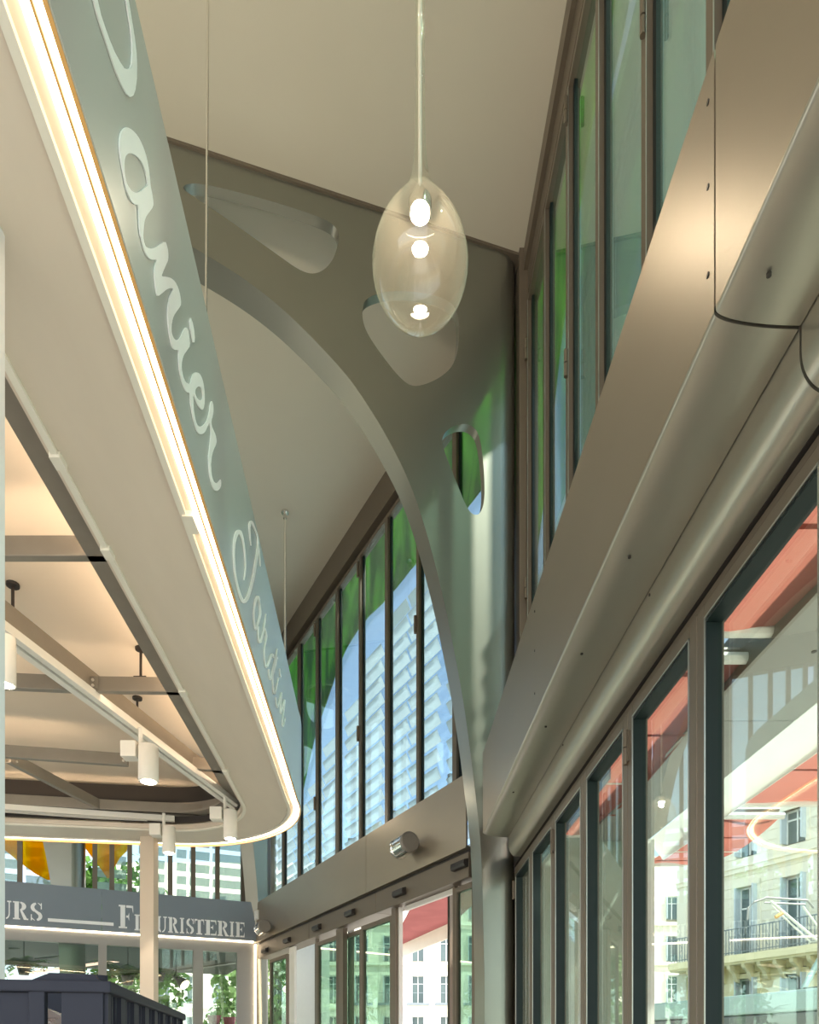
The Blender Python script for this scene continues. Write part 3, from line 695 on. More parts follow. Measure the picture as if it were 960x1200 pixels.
an += outline([(255, 180), (250, 250), (265, 330), (290, 385), (320, 400), (335, 395), (345, 345), (365, 300), (395, 288), (425, 305), (450, 360), (465, 440), (470, 530), (465, 610), (450, 645), (430, 635), (400, 590), (375, 520), (362, 480), (360, 560), (368, 660), (385, 750), (405, 795), (435, 800), (465, 785), (495, 735), (515, 660), (522, 590), (535, 555), (548, 580), (553, 640), (545, 700), (530, 745), (535, 790), (550, 830), (570, 870), (582, 930), (575, 970), (550, 1020), (535, 1080), (528, 1150)], z4, 8)
an += outline([(288, 200), (292, 280), (308, 345), (330, 370), (350, 368), (368, 350), (380, 330), (385, 370), (380, 405), (362, 435), (340, 442), (318, 432), (300, 395), (282, 330), (270, 250), (265, 150), (266, 90)], z5, 8)
an += outline([(505, 1100), (515, 1000), (525, 920), (530, 860), (522, 790), (515, 755), (495, 800), (470, 855), (435, 875), (405, 860), (380, 800), (355, 700), (340, 600), (330, 520), (330, 480), (305, 480), (280, 450), (255, 380), (235, 290), (225, 200), (222, 120), (225, 78), (205, 82), (180, 75), (160, 50)], z4, 8)
an += outline([(385, 1020), (370, 930), (360, 830), (360, 740), (370, 660), (390, 590), (415, 545), (385, 540), (345, 555), (305, 590), (265, 620), (255, 590), (245, 520), (238, 450), (232, 390), (240, 320), (258, 270), (225, 278), (190, 268), (165, 240), (140, 190), (120, 110), (105, 40)], z3, 8)
an += outline([(345, 1100), (332, 1000), (328, 900), (325, 800), (290, 800), (255, 770), (225, 700), (205, 620), (190, 540), (170, 440), (152, 330), (143, 240), (150, 160), (170, 100)], z2, 8)
a_h = outline([(240, 315), (215, 325), (195, 360), (190, 430), (195, 510), (210, 590), (235, 640), (265, 675), (305, 690), (345, 675), (385, 640), (412, 612), (405, 560), (385, 470), (350, 390), (310, 345), (270, 322)], z2, 8)
e_h = outline([(412, 420), (385, 440), (378, 480), (390, 520), (410, 548), (435, 558), (450, 540), (452, 500), (442, 450), (430, 428)], z4, 8)
dot = outline([(580, 822), (570, 850), (575, 920), (590, 1000), (600, 1050), (612, 1050), (615, 1000), (608, 930), (595, 865)], z3, 8)
obj('lettering', MB().prism([outline(P_o, (90, 0), 8), outline(P_i, (90, 0), 8)], Kf, .001, .005), letter_m, kt)
obj('lettering', MB().prism([smooth_loop(an, 1), smooth_loop(a_h, 1), smooth_loop(e_h, 1)], Kf, .001, .005), letter_m, kt)
obj('lettering', MB().prism([dot], Kf, .001, .005), letter_m, kt)
def brush(pts, o, sc, mb):
    P = smooth_loop([(o[0] + x / sc, o[1] + y / sc, ww / sc) for x, y, ww in pts], 2, closed=False)
    L, Rr = [], []
    for i, (x, y, ww) in enumerate(P):
        a = P[max(0, i - 1)]; b = P[min(len(P) - 1, i + 1)]; dx, dy = b[0] - a[0], b[1] - a[1]; l = math.hypot(dx, dy) or 1
        L.append((x - dy / l * ww / 2, y + dx / l * ww / 2)); Rr.append((x + dy / l * ww / 2, y - dx / l * ww / 2))
    n = len(P); v = [Kf(*fas(*p), .005) for p in L] + [Kf(*fas(*p), .005) for p in Rr] + [Kf(*fas(*p), .001) for p in L] + [Kf(*fas(*p), .001) for p in Rr]
    f = []
    for i in range(n - 1): f += [(i, i + 1, n + i + 1, n + i), (2 * n + i, 3 * n + i, 3 * n + i + 1, 2 * n + i + 1), (i, 2 * n + i, 2 * n + i + 1, i + 1), (n + i, n + i + 1, 3 * n + i + 1, 3 * n + i)]
    mb.add(v, f)
z6, z7, z8 = (260, 600), (280, 680), (290, 770)
J = MB(); brush([(252, 800, 10), (268, 700, 12), (270, 600, 12), (262, 480, 14), (245, 350, 18), (215, 240, 34), (180, 220, 44), (148, 300, 32), (133, 400, 22), (133, 550, 20), (145, 700, 18), (170, 850, 20), (205, 980, 28), (245, 1065, 38), (290, 1020, 38), (330, 900, 32), (365, 750, 30), (390, 600, 28), (412, 450, 24), (420, 350, 18), (405, 260, 14), (375, 190, 16), (338, 100, 30), (316, 150, 20), (318, 230, 14), (325, 320, 12), (336, 395, 6)], z6, 10, J)
brush([(420, 380, 10), (435, 480, 12), (446, 640, 8)], z6, 10, J); obj('lettering', J, letter_m, kt)
L1 = MB(); brush([(240, 300, 10), (228, 210, 22), (210, 180, 28), (180, 260, 22), (165, 400, 14), (175, 520, 16), (190, 600, 16), (220, 500, 20), (248, 400, 20), (242, 300, 16), (232, 230, 14)], z7, 10, L1)
brush([(222, 540, 12), (220, 660, 14), (240, 755, 22), (270, 650, 16), (300, 500, 14), (312, 390, 8)], z7, 10, L1)
brush([(295, 560, 10), (320, 630, 18), (314, 700, 14), (297, 770, 10), (292, 860, 10), (300, 980, 14), (318, 1035, 20), (350, 950, 18), (385, 850, 28), (400, 910, 14)], z7, 10, L1); obj('lettering', L1, letter_m, kt)
L2 = MB(); brush([(445, 800, 10), (430, 900, 18), (400, 1020, 16), (365, 1180, 18), (350, 1140, 12), (345, 1040, 10)], z7, 10, L2)
brush([(345, 0, 14), (318, 120, 14), (290, 220, 12), (292, 330, 12), (306, 460, 18), (335, 360, 12), (362, 240, 10)], z8, 10, L2)
brush([(372, 135, 6), (378, 190, 14), (384, 235, 10)], z8, 10, L2)
brush([(328, 470, 8), (335, 560, 10), (345, 610, 14), (375, 500, 12), (402, 385, 10), (392, 500, 12), (378, 700, 8), (405, 590, 12), (438, 465, 12), (425, 620, 12), (402, 760, 10), (412, 840, 14), (442, 710, 5)], z8, 10, L2); obj('lettering', L2, letter_m, kt)

# lighting tracks
tk = thing('lighting_track', A + Vector((0, 0, -.06)), 'white lighting track fixed under the long diagonal steel beam', 'lighting track')
def track(t, a, b, z):
    a = Vector((a.x, a.y, 0)); b = Vector((b.x, b.y, 0)); d = (b - a).normalized(); n = Vector((-d.y, d.x, 0)); L = (b - a).length
    Fb = lambda x, y, c: a + d * x + n * y + Vector((0, 0, c))
    obj('rail', MB().box(0, L, -.055, -.012, z - .015, z + .035, Fb).box(0, L, .012, .055, z - .015, z + .035, Fb).box(0, L, -.012, .012, z + .02, z + .035, Fb), white_m, t)
    obj('conductor_slot', MB().box(.02, L - .02, -.011, .011, z + .014, z + .0195, Fb), dark_m, t)
track(tk, A2, B - dA * .15, ZB - .03)
tk2 = thing('lighting_track', kp(100, 950, ZB), 'white lighting track running under the rearmost cross beam', 'lighting track')
c0, c1 = kp(7, 944, ZB), kp(205, 958, ZB); track(tk2, c0 + (c0 - c1).normalized() * 1.5, c1, ZB - .036)
# track spotlights
def spot(px, py, wpx, lab, tr_pt=None, ln=.24):
    zc = 2.02; q = kp(px, py, zc)
    r = wpx / FPX * q.y / 2
    t = thing('track_spotlight', (q.x, q.y, zc + ln / 2 + .13), lab, 'spotlight', 'white cylinder spotlights on the kiosk tracks')
    zt_ = ZB - .034
    obj('adapter_box', MB().box(q.x - r - .11, q.x - r - .005, q.y - .05, q.y + .05, zc + ln / 2 - .08, zc + ln / 2 + .03), white_m, t, bevel=.005)
    obj('stem', MB().cyl((q.x - r * .8, q.y, zc + ln / 2 - .01), (q.x - r * .8, q.y, zt_), .014, 10), white_m, t)
    obj('lamp_housing', MB().lathe([(r * .96, 0), (r, .004), (r, ln), (r * .9, ln + .01)], (q.x, q.y, zc - ln / 2), 28), white_m, t, smooth=40)
    obj('lamp_face', MB().cyl((q.x, q.y, zc - ln / 2 - .003), (q.x, q.y, zc - ln / 2 + .002), r * .72, 20), bulb_m, t)
    l = bpy.data.lights.new('spot', 'SPOT'); l.energy = 35; l.spot_size = math.radians(75); l.color = (1, .85, .66); l.shadow_soft_size = .04
    lo = bpy.data.objects.new('spotlight_beam', l); C.objects.link(lo); lo.parent = t; lo.location = Vector((q.x, q.y, zc - ln / 2 - .02)) - wloc(t)
    return t
spot(174, 896, 23, 'white cylinder spotlight hanging from the middle of the diagonal track')
spot(270, 967, 16, 'white cylinder spotlight near the rounded end of the kiosk canopy')
spot(198, 985, 15, 'white cylinder spotlight on the rear track beside the cream post')
spot(8, 776, 20, 'partly hidden cream spotlight at the left post, on the diagonal track')

# ------------------------------------------------------------------ hanging glass lamps
prof = [(.004, 0), (.06, .012), (.12, .045), (.17, .10), (.203, .17), (.215, .245), (.203, .32), (.172, .40), (.13, .465), (.086, .53), (.055, .59), (.037, .65), (.027, .74), (.023, .84), (.021, 1.0), (.020, 1.6), (.020, 4.55)]
prof = [tuple(p) for p in smooth_loop(prof, 2, closed=False)]
def pendant(x, y, zb, lab, first=None):
    t = thing('glass_pendant_lamp', (x, y, zb), lab, 'pendant lamp', 'hanging blown glass drop lamps')
    inn = [(max(.002, r - .004), z + .004 * (1 if z < .3 else 0)) for r, z in prof]
    g = obj('glass_drop', MB().lathe(prof, (x, y, zb), 48), bulbgl_m, t, smooth=180)
    obj('ceiling_rod', MB().cyl((x, y, zb + 4.5), (x, y, CEIL), .026, 12), chrome_m, t, smooth=40)
    obj('inner_cable', MB().cyl((x, y, zb + .56), (x, y, CEIL - .1), .009, 8), lip_m, t)
    obj('ceiling_rose', MB().lathe([(.06, 0), (.06, .02), (.02, .05)][::-1], (x, y, CEIL - .05), 24), chrome_m, t, smooth=40) if 0 else obj('ceiling_rose', MB().cyl((x, y, CEIL - .02), (x, y, CEIL), .055, 24), chrome_m, t, smooth=40)
    obj('lamp_holder', MB().lathe([(.02, .0), (.05, .0), (.052, .05), (.03, .09), (.012, .12)], (x, y, zb + .475), 28), chrome_m, t, smooth=40)
    obj('lamp_face', MB().cyl((x, y, zb + .468), (x, y, zb + .474), .042, 24), bulb_m, t)
    l = bpy.data.lights.new('pendant_bulb', 'POINT'); l.energy = 9; l.shadow_soft_size = .025; l.color = (1, .86, .66)
    lo = bpy.data.objects.new('pendant_bulb', l); C.objects.link(lo); lo.parent = t; lo.location = (0, 0, .42)
    return t
pendant(.047, 3.15, 3.245, 'large lit glass drop lamp hanging from the ceiling in the foreground')
pendant(-1.80, 10.3, 3.25, 'far glass drop lamp on a thin rod, hanging behind the kiosk fascia')

# ------------------------------------------------------------------ plastic crate at the lower left
cr_d = Vector((-.181, .983, 0)); cr_x = Vector((-.983, -.181, 0)); cq = Vector((-.313, .73, 0))
def Cr(a, b, z): return cq + cr_x * a + cr_d * b + Vector((0, 0, z))
W_, D_, H_ = .40, .585, .24; zt_ = .075
def crate(z, lab):
    t = thing('plastic_crate', Cr(W_ / 2, D_ / 2, z - H_), lab, 'crate', 'stacked slate plastic crates')
    zb_ = z - H_
    obj('rim', MB().box(-.008, W_ + .008, -.008, .012, z - .012, z, Cr).box(-.008, W_ + .008, D_ - .012, D_ + .008, z - .012, z, Cr).box(-.008, .012, 0, D_, z - .012, z, Cr).box(W_ - .012, W_ + .008, 0, D_, z - .012, z, Cr), crate_m, t, bevel=.002)
    # long side with vertical slots
    s = MB()
    n = 8
    for i in range(n + 1):
        y = D_ * i / n; s.box(-.004, .008, y - .012 if i else 0, y + .012 if i < n else D_, zb_, z - .01, Cr)
    for i in range(n):
        for k in range(1, 4):
            y = D_ * (i + k / 4) / n; s.box(.0, .006, y - .003, y + .003, zb_ + .01, z - .012, Cr)
    for zz in (.055, .11, .165): s.box(.0, .007, 0, D_, z - zz - .004, z - zz, Cr)
    obj('slotted_side', s, crate_m, t)
    s = MB().box(W_ - .008, W_, 0, D_, zb_, z - .01, Cr); obj('far_side', s, crate_m, t)
    # short front with a hand hole
    s = MB().box(0, .04, -.004, .006, zb_, z - .01, Cr).box(.055, .07, -.006, .006, zb_, z - .01, Cr).box(.0, W_, -.002, .006, zb_, z - .10, Cr)
    s.box(.07, .115, -.002, .006, z - .10, z - .012, Cr).box(.135, .145, -.004, .006, z - .1, z - .012, Cr).box(.16, W_, -.002, .006, z - .10, z - .012, Cr)
    for x in (.2, .27, .33): s.box(x, x + .006, -.008, 0, zb_, z - .012, Cr)
    obj('front_side', s, crate_m, t, bevel=.001)
    obj('handle_rim', MB().prism([[(.004, z), (.010, z + .007), (.052, z + .008), (.070, z)]], lambda a, zz, c: Cr(a, c, zz), .0, .012), crate_m, t)
    obj('corner_lug', MB().cyl(Cr(.012, .03, z - .02), Cr(.012, .03, z + .009), .009, 12), crate_m, t, smooth=40)
    obj('back_side', MB().box(0, W_, D_ - .008, D_, zb_, z - .01, Cr).prism([[(.05, z - .01), (.085, z + .035), (.30, z + .035), (.335, z - .01)]], lambda a, zz, c: Cr(a, c, zz), D_ - .02, D_ + .004), crate_m, t)
    obj('bottom', MB().box(.0, W_, 0, D_, zb_, zb_ + .006, Cr), crate_m, t)
    return t
crate(zt_, 'slate grey slotted plastic crate at the lower left, topmost of its stack')
wrap = MB()
for i in range(9):
    for j in range(9):
        a = .02 + .30 * i / 8; b = .05 + .30 * j / 8
        wrap.v.append(Cr(a, b, zt_ - .08 + .075 * math.sin(math.pi * i / 8) * math.sin(math.pi * j / 8) + .03 * noise.noise(Vector((a * 22, b * 22, 0)))))
for i in range(8):
    for j in range(8): k = i * 9 + j; wrap.f.append((k, k + 1, k + 10, k + 9))
n0 = len(wrap.v); wrap.v += [v - Vector((0, 0, .12)) for v in wrap.v[:n0]]
wrap.f += [tuple(reversed([n0 + q for q in f])) for f in list(wrap.f)]
tag(obj('plastic_wrap', wrap, film_m, smooth=60), 'crumpled smoky plastic wrap lying inside the top crate', 'plastic wrap')
for i in range(1, 7):
    z = zt_ - (H_ + .02) * i
    if z - H_ < FL: break
    crate(z, 'slate grey slotted plastic crate, number %s down the stack under the top crate' % ['', 'one', 'two', 'three', 'four', 'five', 'six'][i])
zl = zt_ - H_ * i - .001 * i if i < 7 and z - H_ < FL else FL
pal = thing('wooden_pallet', Cr(.2, .3, FL), 'low wooden pallet under the crate stack', 'pallet')
obj('deck', MB().box(-.05, .45, -.05, .65, z - .02, z - .001, Cr), post_m, pal)
for a in (0, .2, .4): obj('block', MB().box(a - .04, a + .04, -.05, .65, FL, z - .02, Cr), post_m, pal)

# ------------------------------------------------------------------ florist shop interior behind the left front
obj('shop_ceiling', MB().box(-.3, 9, .3, 5, 2.05, 2.12, Lw), blackc_m, kind='structure')
bmn = 0
def shopbeam(u0, v0, u1, v1, o0, o1, name, mat, r, lab, cat, grp=None):
    p = hit(u0, v0, C0 + nL * o0, nL); q = hit(u1, v1, C0 + nL * o1, nL)
    return tag(obj(name, MB().tube([p, q], r, 4), mat), lab, cat, grp)
shopbeam(35, 1140, 152, 1124, 3.0, 3.4, 'light_strip', redled_m, .03, 'glowing pink and white light strip under the florist shop ceiling', 'light strip')
shopbeam(190, 1140, 276, 1128, 2.4, 2.4, 'roof_truss', greyfr_m, .03, 'pale steel roof member seen through the glass right of the cream post', 'roof beam', 'steel members under the florist ceiling')
shopbeam(10, 1112, 60, 1106, 2., 2., 'roof_truss', greyfr_m, .02, 'thin pale ceiling bar in the left florist window, near the left post', 'roof beam', 'steel members under the florist ceiling')
shopbeam(40, 1124, 130, 1114, 2.6, 2.6, 'roof_truss', greyfr_m, .02, 'thin ceiling bar above the pink light strip in the florist window', 'roof beam', 'steel members under the florist ceiling')
shopbeam(188, 1120, 230, 1108, 2.0, 2.0, 'roof_truss', greyfr_m, .02, 'short steel bar high in the third florist window', 'roof beam', 'steel members under the florist ceiling')
shopbeam(236, 1116, 276, 1106, 2.0, 2.0, 'roof_truss', greyfr_m, .02, 'short steel bar high in the rightmost florist window', 'roof beam', 'steel members under the florist ceiling')
# hanging white lantern
p = hit(83, 1132, C0 + nL * 1.0, nL)
t = thing('hanging_lantern', p, 'small pale lantern hanging inside the left florist window', 'lantern')
obj('lantern_body', MB().lathe([(.06, 0), (.085, .03), (.09, .13), (.06, .15)], p + Vector((0, 0, -.07)), 16), white_m, t, smooth=40)
obj('hanger', MB().cyl(p + Vector((-.08, 0, .07)), p + Vector((0, 0, .3)), .006, 6).cyl(p + Vector((.08, 0, .07)), p + Vector((0, 0, .3)), .006, 6).cyl(p + Vector((0, 0, .3)), (p.x, p.y, 2.06), .006, 6), lip_m, t)
# shop spotlight
p = hit(212, 1150, C0 + nL * 1.5, nL)
t = thing('shop_spotlight', p, 'dark funnel spotlight with lit mouth inside the florist shop, by the cream post', 'spotlight')
ax = Vector((.55, -.2, -.45)).normalized(); x = ax.cross(Vector((0, 0, 1))).normalized(); y = x.cross(ax)
mb = MB().tube([p - ax * .22, p - ax * .05, p + ax * .12], [.05, .07, .13], 14); obj('lamp_housing', mb, dark_m, t, smooth=40)
obj('lamp_face', MB().tube([p + ax * .121, p + ax * .13], .11, 14), led_m, t)
obj('stem', MB().cyl(p - ax * .15, (p.x - .1, p.y, 2.06), .015, 6), dark_m, t)

# plants (fronds of large leaves)
def frond(mb, base, d, L, wd, droop, nleaf=9):
    pts = []
    side = d.cross(Vector((0, 0, 1))).normalized()
    for i in range(nleaf + 1):
        t = i / nleaf; pts.append(base + d * L * t + Vector((0, 0, L * (.45 * t - droop * t * t))))
    for i in range(nleaf):
        p, q = pts[i], pts[i + 1]; w = wd * math.sin(math.pi * (i + .6) / (nleaf + .8))
        for sg_ in (-1, 1):
            tip = q + side * sg_ * w + Vector((0, 0, -.25 * w)); m = (p + q) / 2
            mb.add([p, q, tip], [(0, 1, 2)])
def plant(p, n, L, wd, droop, lab, mat=leafA_m, pot=True, seed=1, hang=False):
    random.seed(seed)
    t = thing('potted_plant', p, lab, 'plant', 'plants in the florist shop')
    for k in range(n):
        a = 2 * math.pi * k / n + random.uniform(-.3, .3); mb = MB()
        frond(mb, p + Vector((0, 0, .12)), Vector((math.cos(a), math.sin(a), random.uniform(0, .5))), L * random.uniform(.7, 1.1), wd, droop * random.uniform(.7, 1.2))
        obj('frond', mb, mat, t, nrm=False)
    obj('pot', MB().lathe([(.08, 0), (.12, .16), (.125, .18)], (p.x, p.y, p.z - .04), 14), dark_m, t, smooth=40)
    if not hang: obj('stand', MB().cyl((p.x, p.y, FL), (p.x, p.y, p.z - .04), .03, 8).cyl((p.x, p.y, FL), (p.x, p.y, FL + .02), .14, 16), dark_m, t)
    if hang: obj('hanger', MB().cyl(p + Vector((0, 0, .1)), (p.x, p.y, 2.06), .008, 6), dark_m, t)
    return t
plant(hit(150, 1152, C0 + nL * .9, nL), 26, .62, .17, .55, 'hanging fern with arching fronds behind the cream post', mat=leafB_m, hang=True, seed=3)
plant(hit(186, 1148, C0 + nL * 1.2, nL), 18, .5, .16, .8, 'drooping leafy plant just right of the cream post', hang=True, seed=4)
plant(hit(28, 1140, C0 + nL * .9, nL), 22, .45, .16, .6, 'dense dark green plant in the left florist window', hang=True, seed=5)
plant(hit(194, 1190, C0 + nL * .6, nL), 12, .26, .04, .15, 'small spiky yellow-green plant above the crate edge', mat=leafB_m, seed=6)
plant(hit(150, 1195, C0 + nL * 1.6, nL), 18, .5, .12, .5, 'leafy plant low behind the slotted crate', mat=leafB_m, seed=8)
for k, (u, v) in enumerate(((251, 1194), (269, 1196))):
    p = hit(u, v, C0 + nL * 1.4, nL)
    tag(obj('flower_pot', MB().lathe([(.10, -.12), (.14, .05), (.145, .07)], p, 14), pot_m, smooth=40), ['pink flower pot at the lower right of the florist window', 'second pink flower pot, nearer the door frame'][k], 'flower pot', 'pink pots')

p = hit(260, 1195, C0 + nL * 1.4, nL)
t = thing('display_rack', (p.x, p.y, FL), 'tall plant rack carrying the pink pots inside the florist window', 'rack')
obj('shelf', MB().box(p.x - .6, p.x + .6, p.y - .25, p.y + .25, p.z - .15, p.z - .12), greyfr_m, t)
for dx in (-.55, .55): obj('upright', MB().box(p.x + dx - .02, p.x + dx + .02, p.y - .02, p.y + .02, FL, p.z - .15), greyfr_m, t)
# ------------------------------------------------------------------ trees outside the left facade
def tree(x, y, h, r, lab, mat, seed, z0=FL - .45):
    random.seed(seed)
    t = thing('tree', (x, y, z0), lab, 'tree', 'trees beyond the florist shop')
    obj('trunk', MB().tube([(x, y, z0), (x + .1, y, z0 + h * .4), (x - .05, y, z0 + h * .7)], [.16, .12, .06], 8), bark_m, t, smooth=60)
    mb = MB(); n = 4200
    cl = [(Vector((x, y, z0 + h * .62)) + Vector((random.uniform(-1, 1) * r * .7, random.uniform(-1, 1) * r * .7, random.uniform(-.9, .9) * h * .36)), r * random.uniform(.35, .6)) for _ in range(16)]
    for i in range(n):
        c, rr = random.choice(cl); d = Vector((random.gauss(0, 1), random.gauss(0, 1), random.gauss(0, 1))).normalized(); p = c + d * rr * random.uniform(.6, 1)
        a = Vector((random.gauss(0, 1), random.gauss(0, 1), random.gauss(0, 1))).normalized(); b = a.cross(d).normalized(); s = random.uniform(.09, .17)
        mb.add([p - a * s, p + b * s * .6, p + a * s, p - b * s * .6], [(0, 1, 2, 3)])
    obj('foliage', mb, mat, t, nrm=False, kind='stuff')
for k, (x, y, h, r, m, lab) in enumerate(((-4.6, 20.8, 6.0, 1.6, leafB_m, 'pale leafy tree behind the rightmost florist window'), (-8.6, 20.6, 7.0, 1.9, leafA_m, 'broad green tree behind the middle florist windows'),
        (-12.8, 19.4, 6.5, 1.9, leafB_m, 'light green tree behind the pink light strip window'), (-17.0, 18.2, 6.5, 1.9, leafA_m, 'green tree farthest left beyond the florist shop'))):
    tree(x, y, h, r, lab, m, 20 + k)

# ------------------------------------------------------------------ street side: sunshades
def shade(x0, x1, y0, y1, z, lab, mat=canvas_m, sag=.10, seams=3):
    t = thing('sunshade', ((x0 + x1) / 2, (y0 + y1) / 2, z), lab, 'sunshade', 'red canvas sunshades over the pavement')
    N = 12; mb = MB()
    for i in range(N + 1):
        for j in range(N + 1):
            x = x0 + (x1 - x0) * i / N; y = y0 + (y1 - y0) * j / N
            mb.v.append(Vector((x, y, z - sag * math.sin(math.pi * j / N) - .02 * math.sin(9 * x))))
    for i in range(N):
        for j in range(N): k = i * (N + 1) + j; mb.f.append((k, k + 1, k + N + 2, k + N + 1))
    obj('canvas', mb, mat, t, smooth=80)
    for k, y in enumerate((y0, y1)):
        obj('rail', MB().cyl((x0, y, z), (x1, y, z), .045, 8), white_m, t)
        obj('truss_bar', MB().cyl((x0, y + .12, z + .12), (x1, y + .12, z + .12), .03, 8), steel_m, t)
    for i in range(9):
        x = x0 + (x1 - x0) * i / 8; obj('brace', MB().cyl((x, y1, z), (x + .15, y1 + .12, z + .12), .018, 6), steel_m, t)
    for k in range(seams):
        y = y0 + (y1 - y0) * (k + 1) / (seams + 1); s = z - sag * math.sin(math.pi * (y - y0) / (y1 - y0)) - .03
        obj('seam', MB().box(x0 + .05, x1 - .05, y - .02, y + .02, s - .004, s - .001), lip_m if k == 1 else canvas_m, t)
    return t
shade(1.45, 2.72, .5, 5.15, 3.06, 'nearest red canvas sunshade, filling the top of the largest door pane')
shade(1.55, 2.60, 5.5, 9.9, 3.06, 'red canvas sunshade between wall and street beam, seen in the smaller door panes')
shade(3.75, 9.5, 3.5, 8.5, 3.0, 'red sunshade whose white rail crosses above the stone facade')
shade(3.62, 4.7, 8.95, 11.2, 3.0, 'farthest red sunshade, small and bright behind the second door pane')
tag(obj('reflection_panel', MB().box(.95, 3.30, 10.1, 10.25, FL - .45, 3.4), sage_m), 'pale grey-green panel added outside for the reflection in the narrow door panes, beside the column', 'reflection panel')  # panel added to give the panes their reflected grey-green tone
cb = thing('canopy_beam', R(3.2, 4, FL - .45), 'long grey street canopy beam with white valance and end column', 'canopy beam')
for (a, b) in ((-3, 1.9), (1.91, 6.4), (6.41, 10)): obj('soffit_panel', MB().box(2.83, 3.70, a, b, 3.0, 3.35, R), greyfr_m, cb, bevel=.01)
obj('beam_lip', MB().box(2.80, 2.83, -3, 10, 2.985, 3.38, R), steel_m, cb)
obj('valance', MB().prism([[(3.73, 3.02), (3.745, 3.02), (3.955, 2.75), (3.94, 2.745)]], lambda a, z, c: R(a, c, z), -3, 10.05), val_m, cb)
obj('column', MB().box(3.58, 3.76, 9.9, 10.08, FL - .45, 3.0, R), white_m, cb)
for y in (4.9, 5.3, 3.2): 
    q = R(3.2, y, 2.995); obj('bolt', MB().cyl(q, q + Vector((0, 0, .01)), .02, 8), bolt_m, cb)
t = thing('mauve_awning', (1, 23, 4), 'mauve awning above the open sliding doorway', 'awning')
a0 = kp(455, 1114, 4.0); a1 = kp(536, 1077.5, 4.0); dd = (a1 - a0).normalized(); nn = Vector((dd.y, -dd.x, 0))
if nn.y > 0: nn = -nn
mb = MB(); b0_, b1_ = a0 + Vector((1.2, -11, 0)), a1 + Vector((1.2, -9, 0))
mb.add([a0, a1, b1_, b0_, a0 + Vector((0, 0, .03)), a1 + Vector((0, 0, .03)), b1_ + Vector((0, 0, .03)), b0_ + Vector((0, 0, .03))], [(0, 1, 2, 3), (7, 6, 5, 4), (0, 4, 5, 1), (1, 5, 6, 2), (2, 6, 7, 3), (3, 7, 4, 0)])
obj('canvas', mb, pinkc_m, t)
mb = MB(); mb.add([a0 + Vector((0, 0, -.45)), a1 + Vector((0, 0, -.45)), a1, a0, a0 + Vector((.03, .03, -.45)), a1 + Vector((.03, .03, -.45)), a1 + Vector((.03, .03, 0)), a0 + Vector((.03, .03, 0))], [(0, 1, 2, 3), (7, 6, 5, 4), (0, 4, 5, 1), (1, 5, 6, 2), (2, 6, 7, 3), (3, 7, 4, 0)])
obj('valance', mb, stone_m, t)
# pale wall glimpsed through the far opening
pw = MB().box(sF(377, 2.2), sF(338, 2.2), 2.2, 2.4, FL - .4, 3.0, Fw); tag(obj('pale_screen_wall', pw, white_m), 'blank pale wall seen through the far sliding opening', 'wall')

# ------------------------------------------------------------------ stone buildings across the street
def stonehouse(org, ex, ey, nm, lab, floors, cols, qx0, qx1, zlow, ztop, win_w=.9, bal=None):
    """ex along the facade, ey outwards (towards the hall)"""
    W = lambda a, b, z: org + ex * a + ey * b + Vector((0, 0, z))
    t = thing('stone_building', W((qx0 + qx1) / 2, -1, FL - .45), lab, 'building')
    obj('wall_core', MB().box(qx0, qx1, -6, -.34, FL - .45, ztop, W), joint_m, t)
    z = zlow; ch = .36; mbU = MB(); mbL = MB(); row = 0
    while z < ztop:
        z2_ = min(z + ch, ztop)
        ops = sorted([(c - win_w / 2 - .02, c + win_w / 2 + .02) for c in cols for (a, b) in floors if a < z2_ - .02 and b > z + .02])
        x = qx0; segs = []
        for a, b in ops:
            if a > x: segs.append((x, a))
            x = max(x, b)
        if x < qx1: segs.append((x, qx1))
        m = mbL if (bal and z2_ <= bal + .05) else mbU
        for a, b in segs: m.box(a, b, -.34, 0, z + .012, z2_ - .012, W)
        for a, b in segs: m.box(a, b, -.34, -.02, z - .012, z + .012, W)
        z = z2_; row += 1
    obj('stone_courses', mbU, stone_m, t)
    if mbL.v: obj('ground_storey', mbL, stone2_m, t)
    for (a, b) in floors:
        for c in cols:
            wv = win_w / 2
            wn = obj('window', MB().box(c - wv, c - wv + .07, -.26, -.2, a, b, W).box(c + wv - .07, c + wv, -.26, -.2, a, b, W).box(c - wv, c + wv, -.26, -.2, b - .07, b, W).box(c - .03, c + .03, -.26, -.19, a, b, W).box(c - wv, c + wv, -.26, -.2, a + (b - a) * .68, a + (b - a) * .68 + .06, W), wood_w, t)
            obj('pane', MB().box(c - wv + .05, c + wv - .05, -.25, -.235, a, b, W), wglass_m, wn)
            obj('reveal_surround', MB().box(c - wv - .14, c - wv, -.02, .04, a - .1, b + .16, W).box(c + wv, c + wv + .14, -.02, .04, a - .1, b + .16, W).box(c - wv - .14, c + wv + .14, -.02, .06, b, b + .18, W), stone_m if not (bal and b < bal) else stone2_m, t)
            obj('shutter', MB().box(c - wv - .02, c - wv + .03, -.2, .3, a, b, W).box(c + wv - .03, c + wv + .02, -.2, .12, a, b, W), shut_m, t)
    return t, W
ex = Vector((-.475, .88, 0)); ey = Vector((-.88, -.475, 0)); oA = Vector((13.5, 25.0, 0))
cols = [-3.74, -1.87, 0.0, 1.87, 3.74]
tA, WA = stonehouse(oA, ex, ey, 'a', 'cream limestone townhouse with balcony across the street, in the largest door pane', [(7.5, 8.65), (3.75, 6.30), (.4, 2.85)], cols, -9, 5.0, -1.95, 13.5, .88, bal=3.4)
obj('balcony_slab', MB().box(-9, 4.9, -.05, .75, 3.42, 3.68, WA).box(-9, 4.9, -.05, .65, 3.34, 3.42, WA), stone2_m, tA)
